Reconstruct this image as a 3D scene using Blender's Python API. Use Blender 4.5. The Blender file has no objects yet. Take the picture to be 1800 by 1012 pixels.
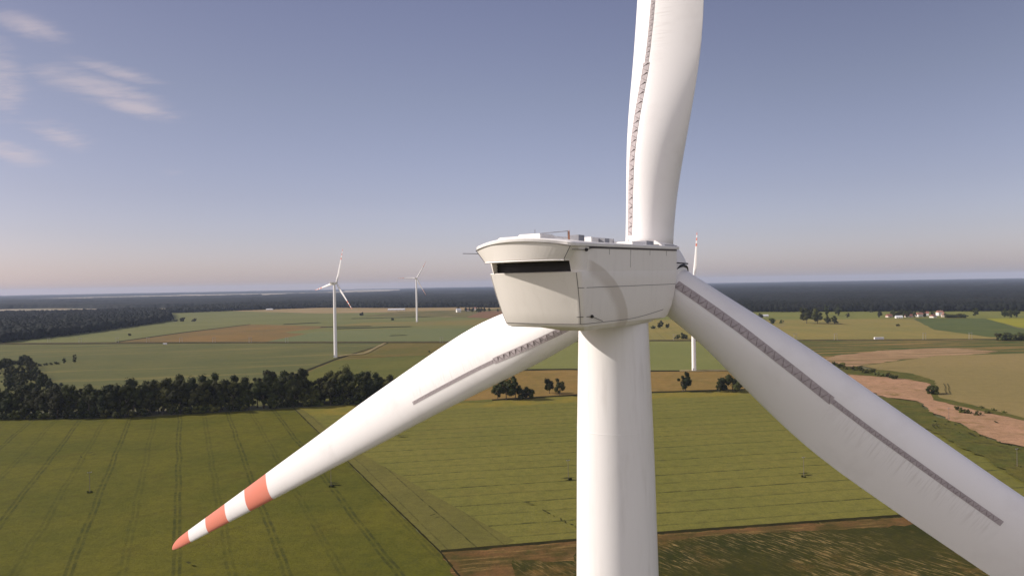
import bpy, math, random
import numpy as np
from mathutils import Vector

S = bpy.context.scene
COL = S.collection
rad = math.radians

# ------------------------------------------------------------------ camera
CAM_H = 91.0
cam = bpy.data.cameras.new("camera")
camo = bpy.data.objects.new("camera", cam)
COL.objects.link(camo)
S.camera = camo
cam.sensor_width = 36.0
cam.lens = 36.0 * 1250.0 / 1800.0
cam.clip_start = 0.5
cam.clip_end = 60000.0
PITCH, ROLL = rad(-0.32), rad(0.985)
FW = Vector((0, math.cos(PITCH), math.sin(PITCH)))
UP0 = Vector((0, -math.sin(PITCH), math.cos(PITCH)))
RT = Vector((1, 0, 0)) * math.cos(ROLL) - UP0 * math.sin(ROLL)
UPV = Vector((1, 0, 0)) * math.sin(ROLL) + UP0 * math.cos(ROLL)
from mathutils import Matrix
Mc = Matrix((RT, UPV, -FW)).transposed().to_4x4()
Mc.translation = (0, 0, CAM_H)
camo.matrix_world = Mc

# ------------------------------------------------------------------ light
SUN_EL, SUN_AZ = rad(30.0), math.atan2(0.06, -0.998)
sv = Vector((math.cos(SUN_EL) * math.cos(SUN_AZ), math.cos(SUN_EL) * math.sin(SUN_AZ), math.sin(SUN_EL)))
sl = bpy.data.lights.new("sun", 'SUN')
sl.energy = 3.3
sl.angle = rad(0.5)
sl.color = (1.0, 0.925, 0.85)
so = bpy.data.objects.new("sun", sl)
COL.objects.link(so)
so.rotation_euler = sv.to_track_quat('Z', 'Y').to_euler()

W = bpy.data.worlds.new("World")
S.world = W
W.use_nodes = True
nt = W.node_tree
nt.nodes.clear()


def N(t, kind, **kw):
    n = t.nodes.new(kind)
    for k, v in kw.items():
        setattr(n, k, v)
    return n


def math_(t, op, a, b=None, clamp=False):
    n = t.nodes.new('ShaderNodeMath')
    n.operation = op
    n.use_clamp = clamp
    for i, v in enumerate((a, b)):
        if v is None:
            continue
        if isinstance(v, (int, float)):
            n.inputs[i].default_value = v
        else:
            t.links.new(v, n.inputs[i])
    return n.outputs[0]


def mapr(t, v, a, b, c=0.0, d=1.0, smooth=True):
    n = t.nodes.new('ShaderNodeMapRange')
    n.interpolation_type = 'SMOOTHSTEP' if smooth else 'LINEAR'
    t.links.new(v, n.inputs[0])
    for i, x in zip((1, 2, 3, 4), (a, b, c, d)):
        n.inputs[i].default_value = x
    return n.outputs[0]


def mixc(t, fac, a, b, blend='MIX'):
    n = t.nodes.new('ShaderNodeMix')
    n.data_type = 'RGBA'
    n.blend_type = blend
    for sock, v in ((n.inputs[0], fac), (n.inputs[6], a), (n.inputs[7], b)):
        if isinstance(v, (int, float)):
            sock.default_value = v
        elif isinstance(v, tuple):
            sock.default_value = v if len(v) == 4 else (*v, 1)
        else:
            t.links.new(v, sock)
    return n.outputs[2]


def noise(t, vec, scale, detail=4, rough=0.55, dist=0.0):
    n = t.nodes.new('ShaderNodeTexNoise')
    n.inputs['Scale'].default_value = scale
    n.inputs['Detail'].default_value = detail
    n.inputs['Roughness'].default_value = rough
    n.inputs['Distortion'].default_value = dist
    if vec is not None:
        t.links.new(vec, n.inputs['Vector'])
    return n.outputs[0]


sky = N(nt, 'ShaderNodeTexSky', sky_type='NISHITA', sun_disc=False)
sky.sun_elevation = SUN_EL
sky.sun_rotation = math.atan2(sv.x, sv.y)
sky.altitude = 100
sky.air_density = 1.0
sky.dust_density = 1.0
sky.ozone_density = 3.0
tc = N(nt, 'ShaderNodeTexCoord')
sep = N(nt, 'ShaderNodeSeparateXYZ')
nt.links.new(tc.outputs['Generated'], sep.inputs[0])
zc = math_(nt, 'MAXIMUM', sep.outputs[2], 0.002)
cmb = N(nt, 'ShaderNodeCombineXYZ')
nt.links.new(sep.outputs[0], cmb.inputs[0])
nt.links.new(sep.outputs[1], cmb.inputs[1])
nt.links.new(zc, cmb.inputs[2])
nt.links.new(cmb.outputs[0], sky.inputs[0])
# thin high cirrus: a layer 1 unit up, coordinates x/z, y/z
zz = math_(nt, 'ADD', zc, 0.05)
lx = math_(nt, 'DIVIDE', sep.outputs[0], zz)
ly = math_(nt, 'DIVIDE', sep.outputs[1], zz)
cc = N(nt, 'ShaderNodeCombineXYZ')
nt.links.new(lx, cc.inputs[0])
nt.links.new(ly, cc.inputs[1])


def sky_xy(px, py):
    d = FW + RT * ((px - 900) / 1250) + UPV * ((506 - py) / 1250)
    d.normalize()
    return d.x / (d.z + 0.05), d.y / (d.z + 0.05)


cn = noise(nt, cc.outputs[0], 3.4, 9, 0.66, 0.6)
mp = N(nt, 'ShaderNodeMapping')
mp.inputs['Scale'].default_value = (1.6, 5.0, 1)
mp.inputs['Rotation'].default_value = (0, 0, rad(25))
nt.links.new(cc.outputs[0], mp.inputs[0])
cn2 = noise(nt, mp.outputs[0], 2.6, 9, 0.7, 1.0)
clouds = None
for (px, py, a, b, dens) in ((185, 160, 150, 40, .9), (235, 188, 95, 26, 1.0), (215, 130, 110, 22, .8), (50, 48, 90, 34, .95), (105, 240, 75, 34, .8),
                             (20, 268, 90, 32, .9), (5, 150, 60, 120, .8), (640, 375, 240, 22, .25), (305, 303, 40, 10, .5)):
    x0, y0 = sky_xy(px, py)
    xa, ya = sky_xy(px + a, py + (a * .28 if py < 300 else 0))
    xb, yb = sky_xy(px, py - b)
    # affine map of the layer so that the two half axes become unit vectors
    A = np.array([[xa - x0, xb - x0], [ya - y0, yb - y0]])
    I = np.linalg.inv(A)
    dx = math_(nt, 'SUBTRACT', lx, float(x0))
    dy = math_(nt, 'SUBTRACT', ly, float(y0))
    p = math_(nt, 'ADD', math_(nt, 'MULTIPLY', dx, float(I[0, 0])), math_(nt, 'MULTIPLY', dy, float(I[0, 1])))
    q = math_(nt, 'ADD', math_(nt, 'MULTIPLY', dx, float(I[1, 0])), math_(nt, 'MULTIPLY', dy, float(I[1, 1])))
    rr = math_(nt, 'SQRT', math_(nt, 'ADD', math_(nt, 'MULTIPLY', p, p), math_(nt, 'MULTIPLY', q, q)))
    m = mapr(nt, rr, 1.35, 0.0, 0, dens)
    m = math_(nt, 'MULTIPLY', m, mapr(nt, sep.outputs[1], 0, .1))
    clouds = m if clouds is None else math_(nt, 'MAXIMUM', clouds, m)
tex = math_(nt, 'ADD', math_(nt, 'MULTIPLY', cn, .45), math_(nt, 'MULTIPLY', cn2, .55))
tex = mapr(nt, math_(nt, 'ADD', tex, math_(nt, 'MULTIPLY', clouds, .34)), .53, .88, 0, 1)
cf = math_(nt, 'MULTIPLY', math_(nt, 'MULTIPLY', tex, clouds), 1.0, clamp=True)
hsv = N(nt, 'ShaderNodeHueSaturation')
hsv.inputs['Saturation'].default_value = 0.74
nt.links.new(sky.outputs[0], hsv.inputs['Color'])
tint = mixc(nt, 1.0, hsv.outputs[0], (1.09, 1.0, 1.04), 'MULTIPLY')
rmp = N(nt, 'ShaderNodeValToRGB')
for i_, (pos, col_) in enumerate(((0.0, (.74, .69, .77)), (.12, (.625, .575, .61)), (.25, (.575, .54, .55)), (.42, (.50, .47, .52)))):
    e_ = rmp.color_ramp.elements[i_] if i_ < 2 else rmp.color_ramp.elements.new(pos)
    e_.position = pos
    e_.color = (*col_, 1)
nt.links.new(zc, rmp.inputs[0])
tint = mixc(nt, 1.0, tint, rmp.outputs[0], 'MULTIPLY')
side = mapr(nt, sep.outputs[0], -.62, .05, 1.62, 2.16)
side = math_(nt, 'MULTIPLY', side, mapr(nt, sep.outputs[0], .1, .6, 1, .84))
tint = mixc(nt, 1.0, tint, side, 'MULTIPLY')
# unseen fill light added by brightening the half of the sky behind the camera
sky_fill = mapr(nt, sep.outputs[1], -.05, -.55, 0, .5)
sky_fill = math_(nt, 'MULTIPLY', sky_fill, mapr(nt, cn, .2, .6, .5, 1))
tint = mixc(nt, sky_fill, tint, (15.0, 14.0, 14.2))
skyc = mixc(nt, math_(nt, 'MULTIPLY', cf, .50), tint, (8.6, 7.2, 7.2))
bg = N(nt, 'ShaderNodeBackground')
bg.inputs[1].default_value = 0.0525
nt.links.new(skyc, bg.inputs[0])
wo = N(nt, 'ShaderNodeOutputWorld')
nt.links.new(bg.outputs[0], wo.inputs[0])

S.view_settings.view_transform = 'Standard'
S.view_settings.look = 'None'
S.view_settings.exposure = 0.7
S.view_settings.gamma = 1.0
S.render.engine = 'CYCLES'
S.cycles.max_bounces = 5
S.cycles.diffuse_bounces = 3
S.cycles.glossy_bounces = 2
S.cycles.transparent_max_bounces = 6
S.cycles.volume_bounces = 1

# ------------------------------------------------------------------ helpers


def G(px, py, z=0.0):
    """point of the photograph on the ground plane -> world"""
    k = FW + RT * ((px - 900) / 1250) + UPV * ((506 - py) / 1250)
    t = (z - CAM_H) / k.z
    return Vector((k.x * t, k.y * t, z))


def mesh_np(name, V, Fc, smooth=False):
    me = bpy.data.meshes.new(name)
    V = np.asarray(V, np.float32).reshape(-1, 3)
    if isinstance(Fc, np.ndarray):
        n, k = Fc.shape
        me.vertices.add(len(V))
        me.vertices.foreach_set('co', V.ravel())
        me.loops.add(n * k)
        me.loops.foreach_set('vertex_index', Fc.astype(np.int32).ravel())
        me.polygons.add(n)
        me.polygons.foreach_set('loop_start', np.arange(n, dtype=np.int32) * k)
        me.polygons.foreach_set('loop_total', np.full(n, k, np.int32))
        me.update(calc_edges=True)
    else:
        me.from_pydata([tuple(v) for v in V.tolist()], [], Fc)
    if smooth:
        me.polygons.foreach_set('use_smooth', [True] * len(me.polygons))
    me.validate()
    return me


def obj(name, me, mat=None, parent=None, loc=None):
    o = bpy.data.objects.new(name, me)
    COL.objects.link(o)
    if mat is not None and me is not None and not me.materials:
        me.materials.append(mat)
    if parent:
        o.parent = parent
    if loc is not None:
        o.location = loc
    return o


def tag(o, label=None, cat=None, group=None, kind=None):
    if label:
        o['label'] = label
    if cat:
        o['category'] = cat
    if group:
        o['group'] = group
    if kind:
        o['kind'] = kind
    return o


def empty(name, loc=(0, 0, 0), rz=0.0):
    o = bpy.data.objects.new(name, None)
    COL.objects.link(o)
    o.location = loc
    o.rotation_euler = (0, 0, rz)
    return o


def copy_tree(o, parent=None):
    c = o.copy()
    COL.objects.link(c)
    c.parent = parent
    for ch in list(o.children):
        copy_tree(ch, c)
    return c


class MB:
    def __init__(s):
        s.v, s.f = [], []

    def add(s, V, Fc):
        b = len(s.v)
        s.v += [tuple(map(float, v)) for v in V]
        s.f += [tuple(i + b for i in f) for f in Fc]

    def box(s, x0, x1, y0, y1, z0, z1):
        s.add([(x0, y0, z0), (x1, y0, z0), (x1, y1, z0), (x0, y1, z0), (x0, y0, z1), (x1, y0, z1), (x1, y1, z1), (x0, y1, z1)],
              [(0, 3, 2, 1), (4, 5, 6, 7), (0, 1, 5, 4), (1, 2, 6, 5), (2, 3, 7, 6), (3, 0, 4, 7)])

    def bbox(s, x0, x1, y0, y1, z0, z1, c):
        """box with chamfered top edges"""
        s.add([(x0, y0, z0), (x1, y0, z0), (x1, y1, z0), (x0, y1, z0), (x0, y0, z1 - c), (x1, y0, z1 - c), (x1, y1, z1 - c), (x0, y1, z1 - c),
               (x0 + c, y0 + c, z1), (x1 - c, y0 + c, z1), (x1 - c, y1 - c, z1), (x0 + c, y1 - c, z1)],
              [(0, 3, 2, 1), (0, 1, 5, 4), (1, 2, 6, 5), (2, 3, 7, 6), (3, 0, 4, 7), (4, 5, 9, 8), (5, 6, 10, 9), (6, 7, 11, 10), (7, 4, 8, 11), (8, 9, 10, 11)])

    def tube(s, pts, r, n=6):
        pts = [Vector(p) for p in pts]
        rs = r if isinstance(r, (list, tuple)) else [r] * len(pts)
        V = []
        for i, p in enumerate(pts):
            t = (pts[min(i + 1, len(pts) - 1)] - pts[max(i - 1, 0)]).normalized()
            a = t.cross(Vector((0, 0, 1)))
            if a.length < 1e-3:
                a = Vector((1, 0, 0))
            a.normalize()
            b = t.cross(a)
            for k in range(n):
                q = 2 * math.pi * k / n
                V.append(p + (a * math.cos(q) + b * math.sin(q)) * rs[i])
        Fc = []
        for i in range(len(pts) - 1):
            for k in range(n):
                k2 = (k + 1) % n
                Fc.append((i * n + k, i * n + k2, (i + 1) * n + k2, (i + 1) * n + k))
        Fc.append(tuple(range(n)))
        Fc.append(tuple((len(pts) - 1) * n + n - 1 - k for k in range(n)))
        s.add(V, Fc)

    def rings(s, R, cap0=True, cap1=True):
        n = len(R[0])
        V = [p for r_ in R for p in r_]
        Fc = []
        for i in range(len(R) - 1):
            for k in range(n):
                k2 = (k + 1) % n
                Fc.append((i * n + k, i * n + k2, (i + 1) * n + k2, (i + 1) * n + k))
        if cap0:
            Fc.append(tuple(range(n - 1, -1, -1)))
        if cap1:
            Fc.append(tuple((len(R) - 1) * n + k for k in range(n)))
        s.add(V, Fc)

    def ball(s, c, r, n=10):
        R = []
        for i in range(1, 7):
            a = math.pi * i / 7
            R.append([(c[0] + r * math.sin(a) * math.cos(2 * math.pi * k / n), c[1] + r * math.sin(a) * math.sin(2 * math.pi * k / n), c[2] - r * math.cos(a)) for k in range(n)])
        s.rings(R)

    def prism(s, poly, z0, z1):
        n = len(poly)
        V = [(x, y, z0) for x, y in poly] + [(x, y, z1) for x, y in poly]
        Fc = [tuple(range(n - 1, -1, -1)), tuple(range(n, 2 * n))]
        for k in range(n):
            k2 = (k + 1) % n
            Fc.append((k, k2, n + k2, n + k))
        s.add(V, Fc)

    def build(s, name, mat=None, parent=None, smooth=False, loc=None, sharp=None):
        me = mesh_np(name, s.v, s.f, smooth)
        if smooth and sharp:
            me.set_sharp_from_angle(angle=rad(sharp))
        return obj(name, me, mat, parent, loc)


# ------------------------------------------------------------------ materials


def newmat(name):
    m = bpy.data.materials.new(name)
    m.use_nodes = True
    t = m.node_tree
    t.nodes.clear()
    b = t.nodes.new('ShaderNodeBsdfPrincipled')
    o = t.nodes.new('ShaderNodeOutputMaterial')
    t.links.new(b.outputs[0], o.inputs[0])
    return m, t, b


def geo_pos(t):
    return t.nodes.new('ShaderNodeNewGeometry').outputs['Position']


def setc(t, b, c):
    if isinstance(c, tuple):
        b.inputs['Base Color'].default_value = (*c[:3], 1)
    else:
        t.links.new(c, b.inputs['Base Color'])


def bump(t, b, h, strength, dist):
    n = t.nodes.new('ShaderNodeBump')
    n.inputs['Strength'].default_value = strength
    n.inputs['Distance'].default_value = dist
    t.links.new(h, n.inputs['Height'])
    t.links.new(n.outputs[0], b.inputs['Normal'])


def plain(name, c, rough=.6, var=.12, scale=3.0, metal=0.0):
    m, t, b = newmat(name)
    tcn = N(t, 'ShaderNodeTexCoord')
    n = noise(t, tcn.outputs['Object'], scale, 4)
    f = mapr(t, n, .3, .7, 1 - var, 1 + var)
    mm = t.nodes.new('ShaderNodeVectorMath')
    mm.operation = 'SCALE'
    mm.inputs[0].default_value = c
    t.links.new(f, mm.inputs['Scale'])
    setc(t, b, mm.outputs[0])
    b.inputs['Roughness'].default_value = rough
    b.inputs['Metallic'].default_value = metal
    return m


def paint(name, c, rough=.42, dirt=.10):
    """weathered gelcoat / paint: faint clouding and vertical dirt runs"""
    m, t, b = newmat(name)
    tcn = N(t, 'ShaderNodeTexCoord')
    mpn = N(t, 'ShaderNodeMapping')
    mpn.inputs['Scale'].default_value = (2.2, 2.2, .22)
    t.links.new(tcn.outputs['Object'], mpn.inputs[0])
    n1 = noise(t, mpn.outputs[0], 1.6, 6, .6)
    n2 = noise(t, tcn.outputs['Object'], .55, 4, .6)
    f = math_(t, 'MULTIPLY', mapr(t, n1, .45, .8, 0, dirt), mapr(t, n2, .35, .65, .2, 1))
    col = mixc(t, f, c, (.36, .31, .25))
    setc(t, b, col)
    t.links.new(mapr(t, n2, .3, .7, rough - .06, rough + .1), b.inputs['Roughness'])
    n3 = noise(t, tcn.outputs['Object'], 60, 2)
    bump(t, b, n3, .03, .01)
    return m


M_white = paint("white_paint", (.82, .785, .745), .42, .2)
M_tower = paint("tower_paint", (.82, .79, .765), .36, .22)
M_dark = plain("dark_metal", (.02, .018, .018), .5)
M_grey = plain("grey_metal", (.25, .25, .27), .45)
M_seam = plain("seam", (.10, .085, .09), .7)
M_orange = plain("orange_lamp", (.50, .22, .12), .4)


def blade_mats():
    out = []
    for nm, c in (("blade_white", (.83, .80, .78)), ("blade_red", (.70, .22, .15))):
        m, t, b = newmat(nm)
        uv = N(t, 'ShaderNodeUVMap')
        sp = N(t, 'ShaderNodeSeparateXYZ')
        t.links.new(uv.outputs[0], sp.inputs[0])
        # U = radius in metres, V = chord fraction on the suction side
        cb = N(t, 'ShaderNodeCombineXYZ')
        t.links.new(math_(t, 'MULTIPLY', sp.outputs[0], 9.0), cb.inputs[0])
        t.links.new(math_(t, 'MULTIPLY', sp.outputs[1], 2.2), cb.inputs[1])
        st = noise(t, cb.outputs[0], 1.0, 5, .6)
        aft = mapr(t, sp.outputs[1], .34, .40, 0, 1)
        fade = mapr(t, sp.outputs[1], .42, .72, 1, 0)
        along = math_(t, 'MULTIPLY', mapr(t, sp.outputs[0], 8, 11, 0, 1), mapr(t, sp.outputs[0], 16, 15.6, 0, 1))
        k = math_(t, 'MULTIPLY', math_(t, 'MULTIPLY', mapr(t, st, .46, .68, 0, .30), aft), math_(t, 'MULTIPLY', fade, along))
        tcn = N(t, 'ShaderNodeTexCoord')
        n2 = noise(t, tcn.outputs['Object'], .5, 5, .6)
        k2 = mapr(t, n2, .48, .75, 0, .16)
        col = mixc(t, math_(t, 'MAXIMUM', k, k2), c, (.38, .33, .29))
        setc(t, b, col)
        b.inputs['Roughness'].default_value = .40
        bump(t, b, noise(t, tcn.outputs['Object'], 1.2, 2), .04, .05)
        out.append(m)
    return out


M_blade, M_red = blade_mats()
M_strip = plain("strip_grey", (.40, .35, .35), .7, .12, 9)
M_fin = plain("fin_grey", (.22, .18, .18), .7, .1, 9)

# ------------------------------------------------------------------ main turbine
YAW = rad(35.4)


def prof(n=28):
    """closed airfoil loop: list of (x, yt) going TE->LE on suction side then LE->TE on pressure side"""
    xs = [0.5 * (1 + math.cos(math.pi * i / n)) for i in range(n + 1)]
    up = [(x, 1) for x in xs]
    lo = [(x, -1) for x in reversed(xs[1:-1])]
    return up + lo


PF = prof()


def interp(x, tab):
    for i in range(len(tab) - 1):
        if x <= tab[i + 1][0]:
            a, b = tab[i], tab[i + 1]
            k = max(0, (x - a[0]) / (b[0] - a[0]))
            return a[1] + (b[1] - a[1]) * k
    return tab[-1][1]


def smooth_tab(x, tab, h=1.2):
    return sum(interp(x + d * h, tab) for d in (-1, -.5, 0, .5, 1)) / 5


CH = [(0, 2.12), (2.5, 2.12), (4.5, 2.42), (7, 3.00), (9.5, 3.28), (12, 3.22), (15, 3.02), (20, 2.75), (25, 2.3), (30, 1.92), (35, 1.5), (40, 1.12), (43, .88), (45.3, .66)]
TK = [(0, 1), (2.5, .99), (4.5, .82), (7, .52), (9.5, .38), (13, .31), (20, .25), (30, .2), (45.3, .17)]
TW = [(0, 7), (5, 7), (9, 6), (14, 4), (20, 3), (30, 1.5), (45.3, -1)]
PA = [(0, .5), (2.5, .5), (6, .40), (10, .31), (15, .28), (45.3, .27)]
CIRC = [(0, 1), (2.5, 1), (4, .8), (6.5, .35), (9, 0), (45.3, 0)]
R_TIP = 45.5


def section_point(r, x, side, off=0.0):
    c = smooth_tab(r, CH)
    if r > 43.6:
        k = min(1, (r - 43.6) / (R_TIP - 43.6))
        c *= math.sqrt(max(0.02, 1 - k ** 2.2))
    tk = smooth_tab(r, TK)
    beta = rad(smooth_tab(r, TW))
    pa = smooth_tab(r, PA)
    ci = smooth_tab(r, CIRC)
    x_ = min(1, max(0, x))
    ya = 5 * tk * (.2969 * math.sqrt(x_) - .126 * x_ - .3516 * x_ ** 2 + .2843 * x_ ** 3 - .1036 * x_ ** 4)
    cam_ = .035 * 4 * x_ * (1 - x_)
    ya_ = side * ya + cam_
    yc = side * math.sqrt(max(0, x_ * (1 - x_)))
    y = yc * ci + ya_ * (1 - ci)
    y += off * side / c
    a = (pa - x) * c
    n = y * c
    # local turbine frame of a blade pointing up: chord towards LE = -X*cos + Y*sin ; suction normal = -Y*cos - X*sin
    X = -math.cos(beta) * a - math.sin(beta) * n
    Y = math.sin(beta) * a - math.cos(beta) * n
    pre = -0.18 * (r / R_TIP) ** 2
    return (X, Y + pre, r)


def make_blade():
    st = [1.2, 1.6, 2.0, 2.5, 3, 3.5, 4, 4.5, 5, 5.5, 6, 6.5, 7, 7.5, 8, 8.5, 9, 9.5, 10, 11, 12, 13, 14, 15, 16, 17.5, 19, 20.5, 22, 24, 26, 28, 30, 31.3,
          32.6, 34.2, 35.6, 37.0, 38.5, 39.9, 41.2, 42.6, 43.2, 43.8, 44.2, 44.5, 44.75, 44.95, 45.1, 45.25, 45.37, 45.46]
    n = len(PF)
    V, UVs = [], []
    for r in st:
        for (x, s) in PF:
            V.append(section_point(r, x, s))
            UVs.append((r, x if s > 0 else 0.0))
    Fc, mi = [], []
    bands = [(31.3, 34.2), (37.0, 39.9), (42.6, 46)]
    for i in range(len(st) - 1):
        rm = (st[i] + st[i + 1]) / 2
        red = any(a < rm < b for a, b in bands)
        for k in range(n):
            k2 = (k + 1) % n
            Fc.append((i * n + k, (i + 1) * n + k, (i + 1) * n + k2, i * n + k2))
            mi.append(1 if red else 0)
    Fc.append(tuple(range(n)))
    mi.append(0)
    Fc.append(tuple((len(st) - 1) * n + n - 1 - k for k in range(n)))
    mi.append(1)
    me = mesh_np("blade", V, Fc, True)
    me.materials.append(M_blade)
    me.materials.append(M_red)
    me.polygons.foreach_set('material_index', mi)
    uvl = me.uv_layers.new(name="UVMap")
    for lp in me.loops:
        uvl.data[lp.index].uv = UVs[lp.vertex_index]
    # vortex strip
    sb = MB()
    r0, r1, r2 = 1.7, 9.3, 15.8
    def wdt(r): return .33 if r < r1 else .20
    def ctr(r): return interp(r, [(2, .30), (5, .29), (9, .33), (16, .37)])
    rs = [r0 + .2 * i for i in range(int((r1 - r0) / .2) + 1)] + [r1] + [r1 + .01 + .2 * i for i in range(int((r2 - r1) / .2))] + [r2]
    for a, b in zip(rs[:-1], rs[1:]):
        P4 = []
        for r in (a, b):
            c = smooth_tab(r, CH)
            hw = wdt((a + b) / 2) / 2 / c
            P4.append([section_point(r, ctr(r) + k * hw, 1, .012) for k in (-1, 0, 1)])
        sb.add([P4[0][0], P4[0][1], P4[0][2], P4[1][0], P4[1][1], P4[1][2]], [(0, 3, 4, 1), (1, 4, 5, 2)])
    fb = MB()
    r = r0 + .15
    i = 0
    while r < r2 - .1:
        big = r < r1
        c = smooth_tab(r, CH)
        hw = wdt(r) / 2 / c * .72
        h = .055 if big else .035
        sk = (.062 if big else .03) * (1 if i % 2 else -1)
        wd = .011 if big else .008
        A_ = section_point(r - sk, ctr(r) - hw, 1, .014)
        B_ = section_point(r + sk, ctr(r) + hw, 1, .014)
        B2 = section_point(r + sk, ctr(r) + hw, 1, h)
        o = Vector((0, 0, wd))
        A_, B_, B2 = Vector(A_), Vector(B_), Vector(B2)
        fb.add([A_ - o, B_ - o, B2 - o, A_ + o, B_ + o, B2 + o], [(0, 2, 1), (3, 4, 5), (0, 1, 4, 3), (1, 2, 5, 4), (2, 0, 3, 5)])
        r += .21 if big else .115
        i += 1
    sm = mesh_np("vortex_strip", sb.v + fb.v, sb.f + [tuple(q + len(sb.v) for q in f) for f in fb.f])
    sm.materials.append(M_strip)
    sm.materials.append(M_fin)
    sm.polygons.foreach_set('material_index', [0] * len(sb.f) + [1] * len(fb.f))
    return me, sm


BLADE_ME, STRIP_ME = make_blade()

# nacelle levels: z, half width, rear v, rear bulge, corner radius, front v
LV = [(-1.545, 1.50, -5.25, .08, .18, 1.60),
      (-1.50, 1.61, -5.36, .10, .18, 1.80),
      (-1.40, 1.65, -5.42, .12, .19, 1.98),
      (-1.00, 1.735, -5.56, .15, .20, 2.22),
      (-.43, 1.82, -5.76, .18, .22, 2.36),
      (.0, 1.86, -5.90, .20, .22, 2.44),
      (.36, 1.885, -6.02, .22, .22, 2.46),
      (.385, 1.88, -5.98, .20, .22, 2.46),
      (.39, 1.885, -5.45, .0, .10, 2.46),
      (.80, 1.90, -5.60, .0, .30, 2.43),
      (1.20, 1.92, -5.60, .0, .30, 2.38)]


def dz(v, z):
    return max(0, z + 1.2) / 2.4 * .13 * (v + 6) / 8.4


def outline(hw, vr, bl, rc, vf, rf=.28):
    """plan outline, counter clockwise seen from above, starting at rear left corner"""
    P_ = []
    nr = 14
    for i in range(nr + 1):                        # rear face, left to right
        u = -(hw - rc) + 2 * (hw - rc) * i / nr
        P_.append((u, vr - bl * (1 - (u / (hw - rc)) ** 2)))
    for i in range(1, 7):
        a = -math.pi / 2 + math.pi / 2 * i / 6
        P_.append((hw - rc + rc * math.cos(a), vr + rc + rc * math.sin(a)))
    ns = 10
    for i in range(1, ns + 1):
        P_.append((hw, vr + rc + (vf - rf - vr - rc) * i / ns))
    for i in range(1, 5):
        a = math.pi / 2 * i / 4
        P_.append((hw - rf + rf * math.cos(a), vf - rf + rf * math.sin(a)))
    for i in range(1, 8):
        P_.append((hw - rf - 2 * (hw - rf) * i / 8, vf + .05 * math.sin(math.pi * i / 8)))
    for i in range(0, 5):
        a = math.pi / 2 + math.pi / 2 * i / 4
        P_.append((-(hw - rf) + rf * math.cos(a), vf - rf + rf * math.sin(a)))
    for i in range(1, ns + 1):
        P_.append((-hw, vf - rf + (vr + rc - vf + rf) * i / ns))
    for i in range(1, 6):
        a = math.pi + math.pi / 2 * i / 6
        P_.append((-(hw - rc) + rc * math.cos(a), vr + rc + rc * math.sin(a)))
    return P_


def lvl(z):
    for a, b in zip(LV[:-1], LV[1:]):
        if a[0] <= z <= b[0]:
            k = (z - a[0]) / (b[0] - a[0])
            return [a[i] + (b[i] - a[i]) * k for i in range(6)]
    return LV[0] if z < LV[0][0] else LV[-1]


def nacelle_band_mat():
    m, t, b = newmat("nacelle_paint")
    tcn = N(t, 'ShaderNodeTexCoord')
    mpn = N(t, 'ShaderNodeMapping')
    mpn.inputs['Scale'].default_value = (2.2, 2.2, .3)
    t.links.new(tcn.outputs['Object'], mpn.inputs[0])
    n1 = noise(t, mpn.outputs[0], 1.6, 6, .6)
    n2 = noise(t, tcn.outputs['Object'], .8, 5, .6)
    f = math_(t, 'MULTIPLY', mapr(t, n1, .45, .8, 0, .16), mapr(t, n2, .35, .65, .2, 1))
    col = mixc(t, f, (.84, .79, .72), (.40, .35, .28))
    # curved tan band down the right-hand side panel (object x > 0)
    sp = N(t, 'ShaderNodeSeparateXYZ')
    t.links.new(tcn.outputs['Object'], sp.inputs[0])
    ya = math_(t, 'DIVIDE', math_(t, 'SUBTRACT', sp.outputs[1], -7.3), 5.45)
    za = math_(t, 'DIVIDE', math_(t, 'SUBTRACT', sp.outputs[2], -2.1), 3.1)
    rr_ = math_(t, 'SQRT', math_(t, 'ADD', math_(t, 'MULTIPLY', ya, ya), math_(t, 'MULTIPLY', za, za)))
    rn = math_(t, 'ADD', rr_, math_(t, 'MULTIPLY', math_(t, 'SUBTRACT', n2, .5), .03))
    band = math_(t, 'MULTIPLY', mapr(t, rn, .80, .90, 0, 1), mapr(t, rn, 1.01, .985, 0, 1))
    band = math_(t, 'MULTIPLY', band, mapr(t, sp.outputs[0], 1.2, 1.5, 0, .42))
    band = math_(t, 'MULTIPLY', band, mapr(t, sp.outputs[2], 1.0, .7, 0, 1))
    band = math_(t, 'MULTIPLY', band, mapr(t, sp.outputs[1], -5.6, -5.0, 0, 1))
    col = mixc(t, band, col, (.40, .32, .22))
    # yellowish tone, darker towards the belly
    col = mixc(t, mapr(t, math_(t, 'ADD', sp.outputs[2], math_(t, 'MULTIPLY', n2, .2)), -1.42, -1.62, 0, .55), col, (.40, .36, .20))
    setc(t, b, col)
    b.inputs['Roughness'].default_value = .5
    bump(t, b, noise(t, tcn.outputs['Object'], 45, 2), .05, .01)
    return m


M_nac = nacelle_band_mat()


def roof_plan(hw, vr, bl, vf):
    return outline(hw, vr, bl, .22, vf, .16)


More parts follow.
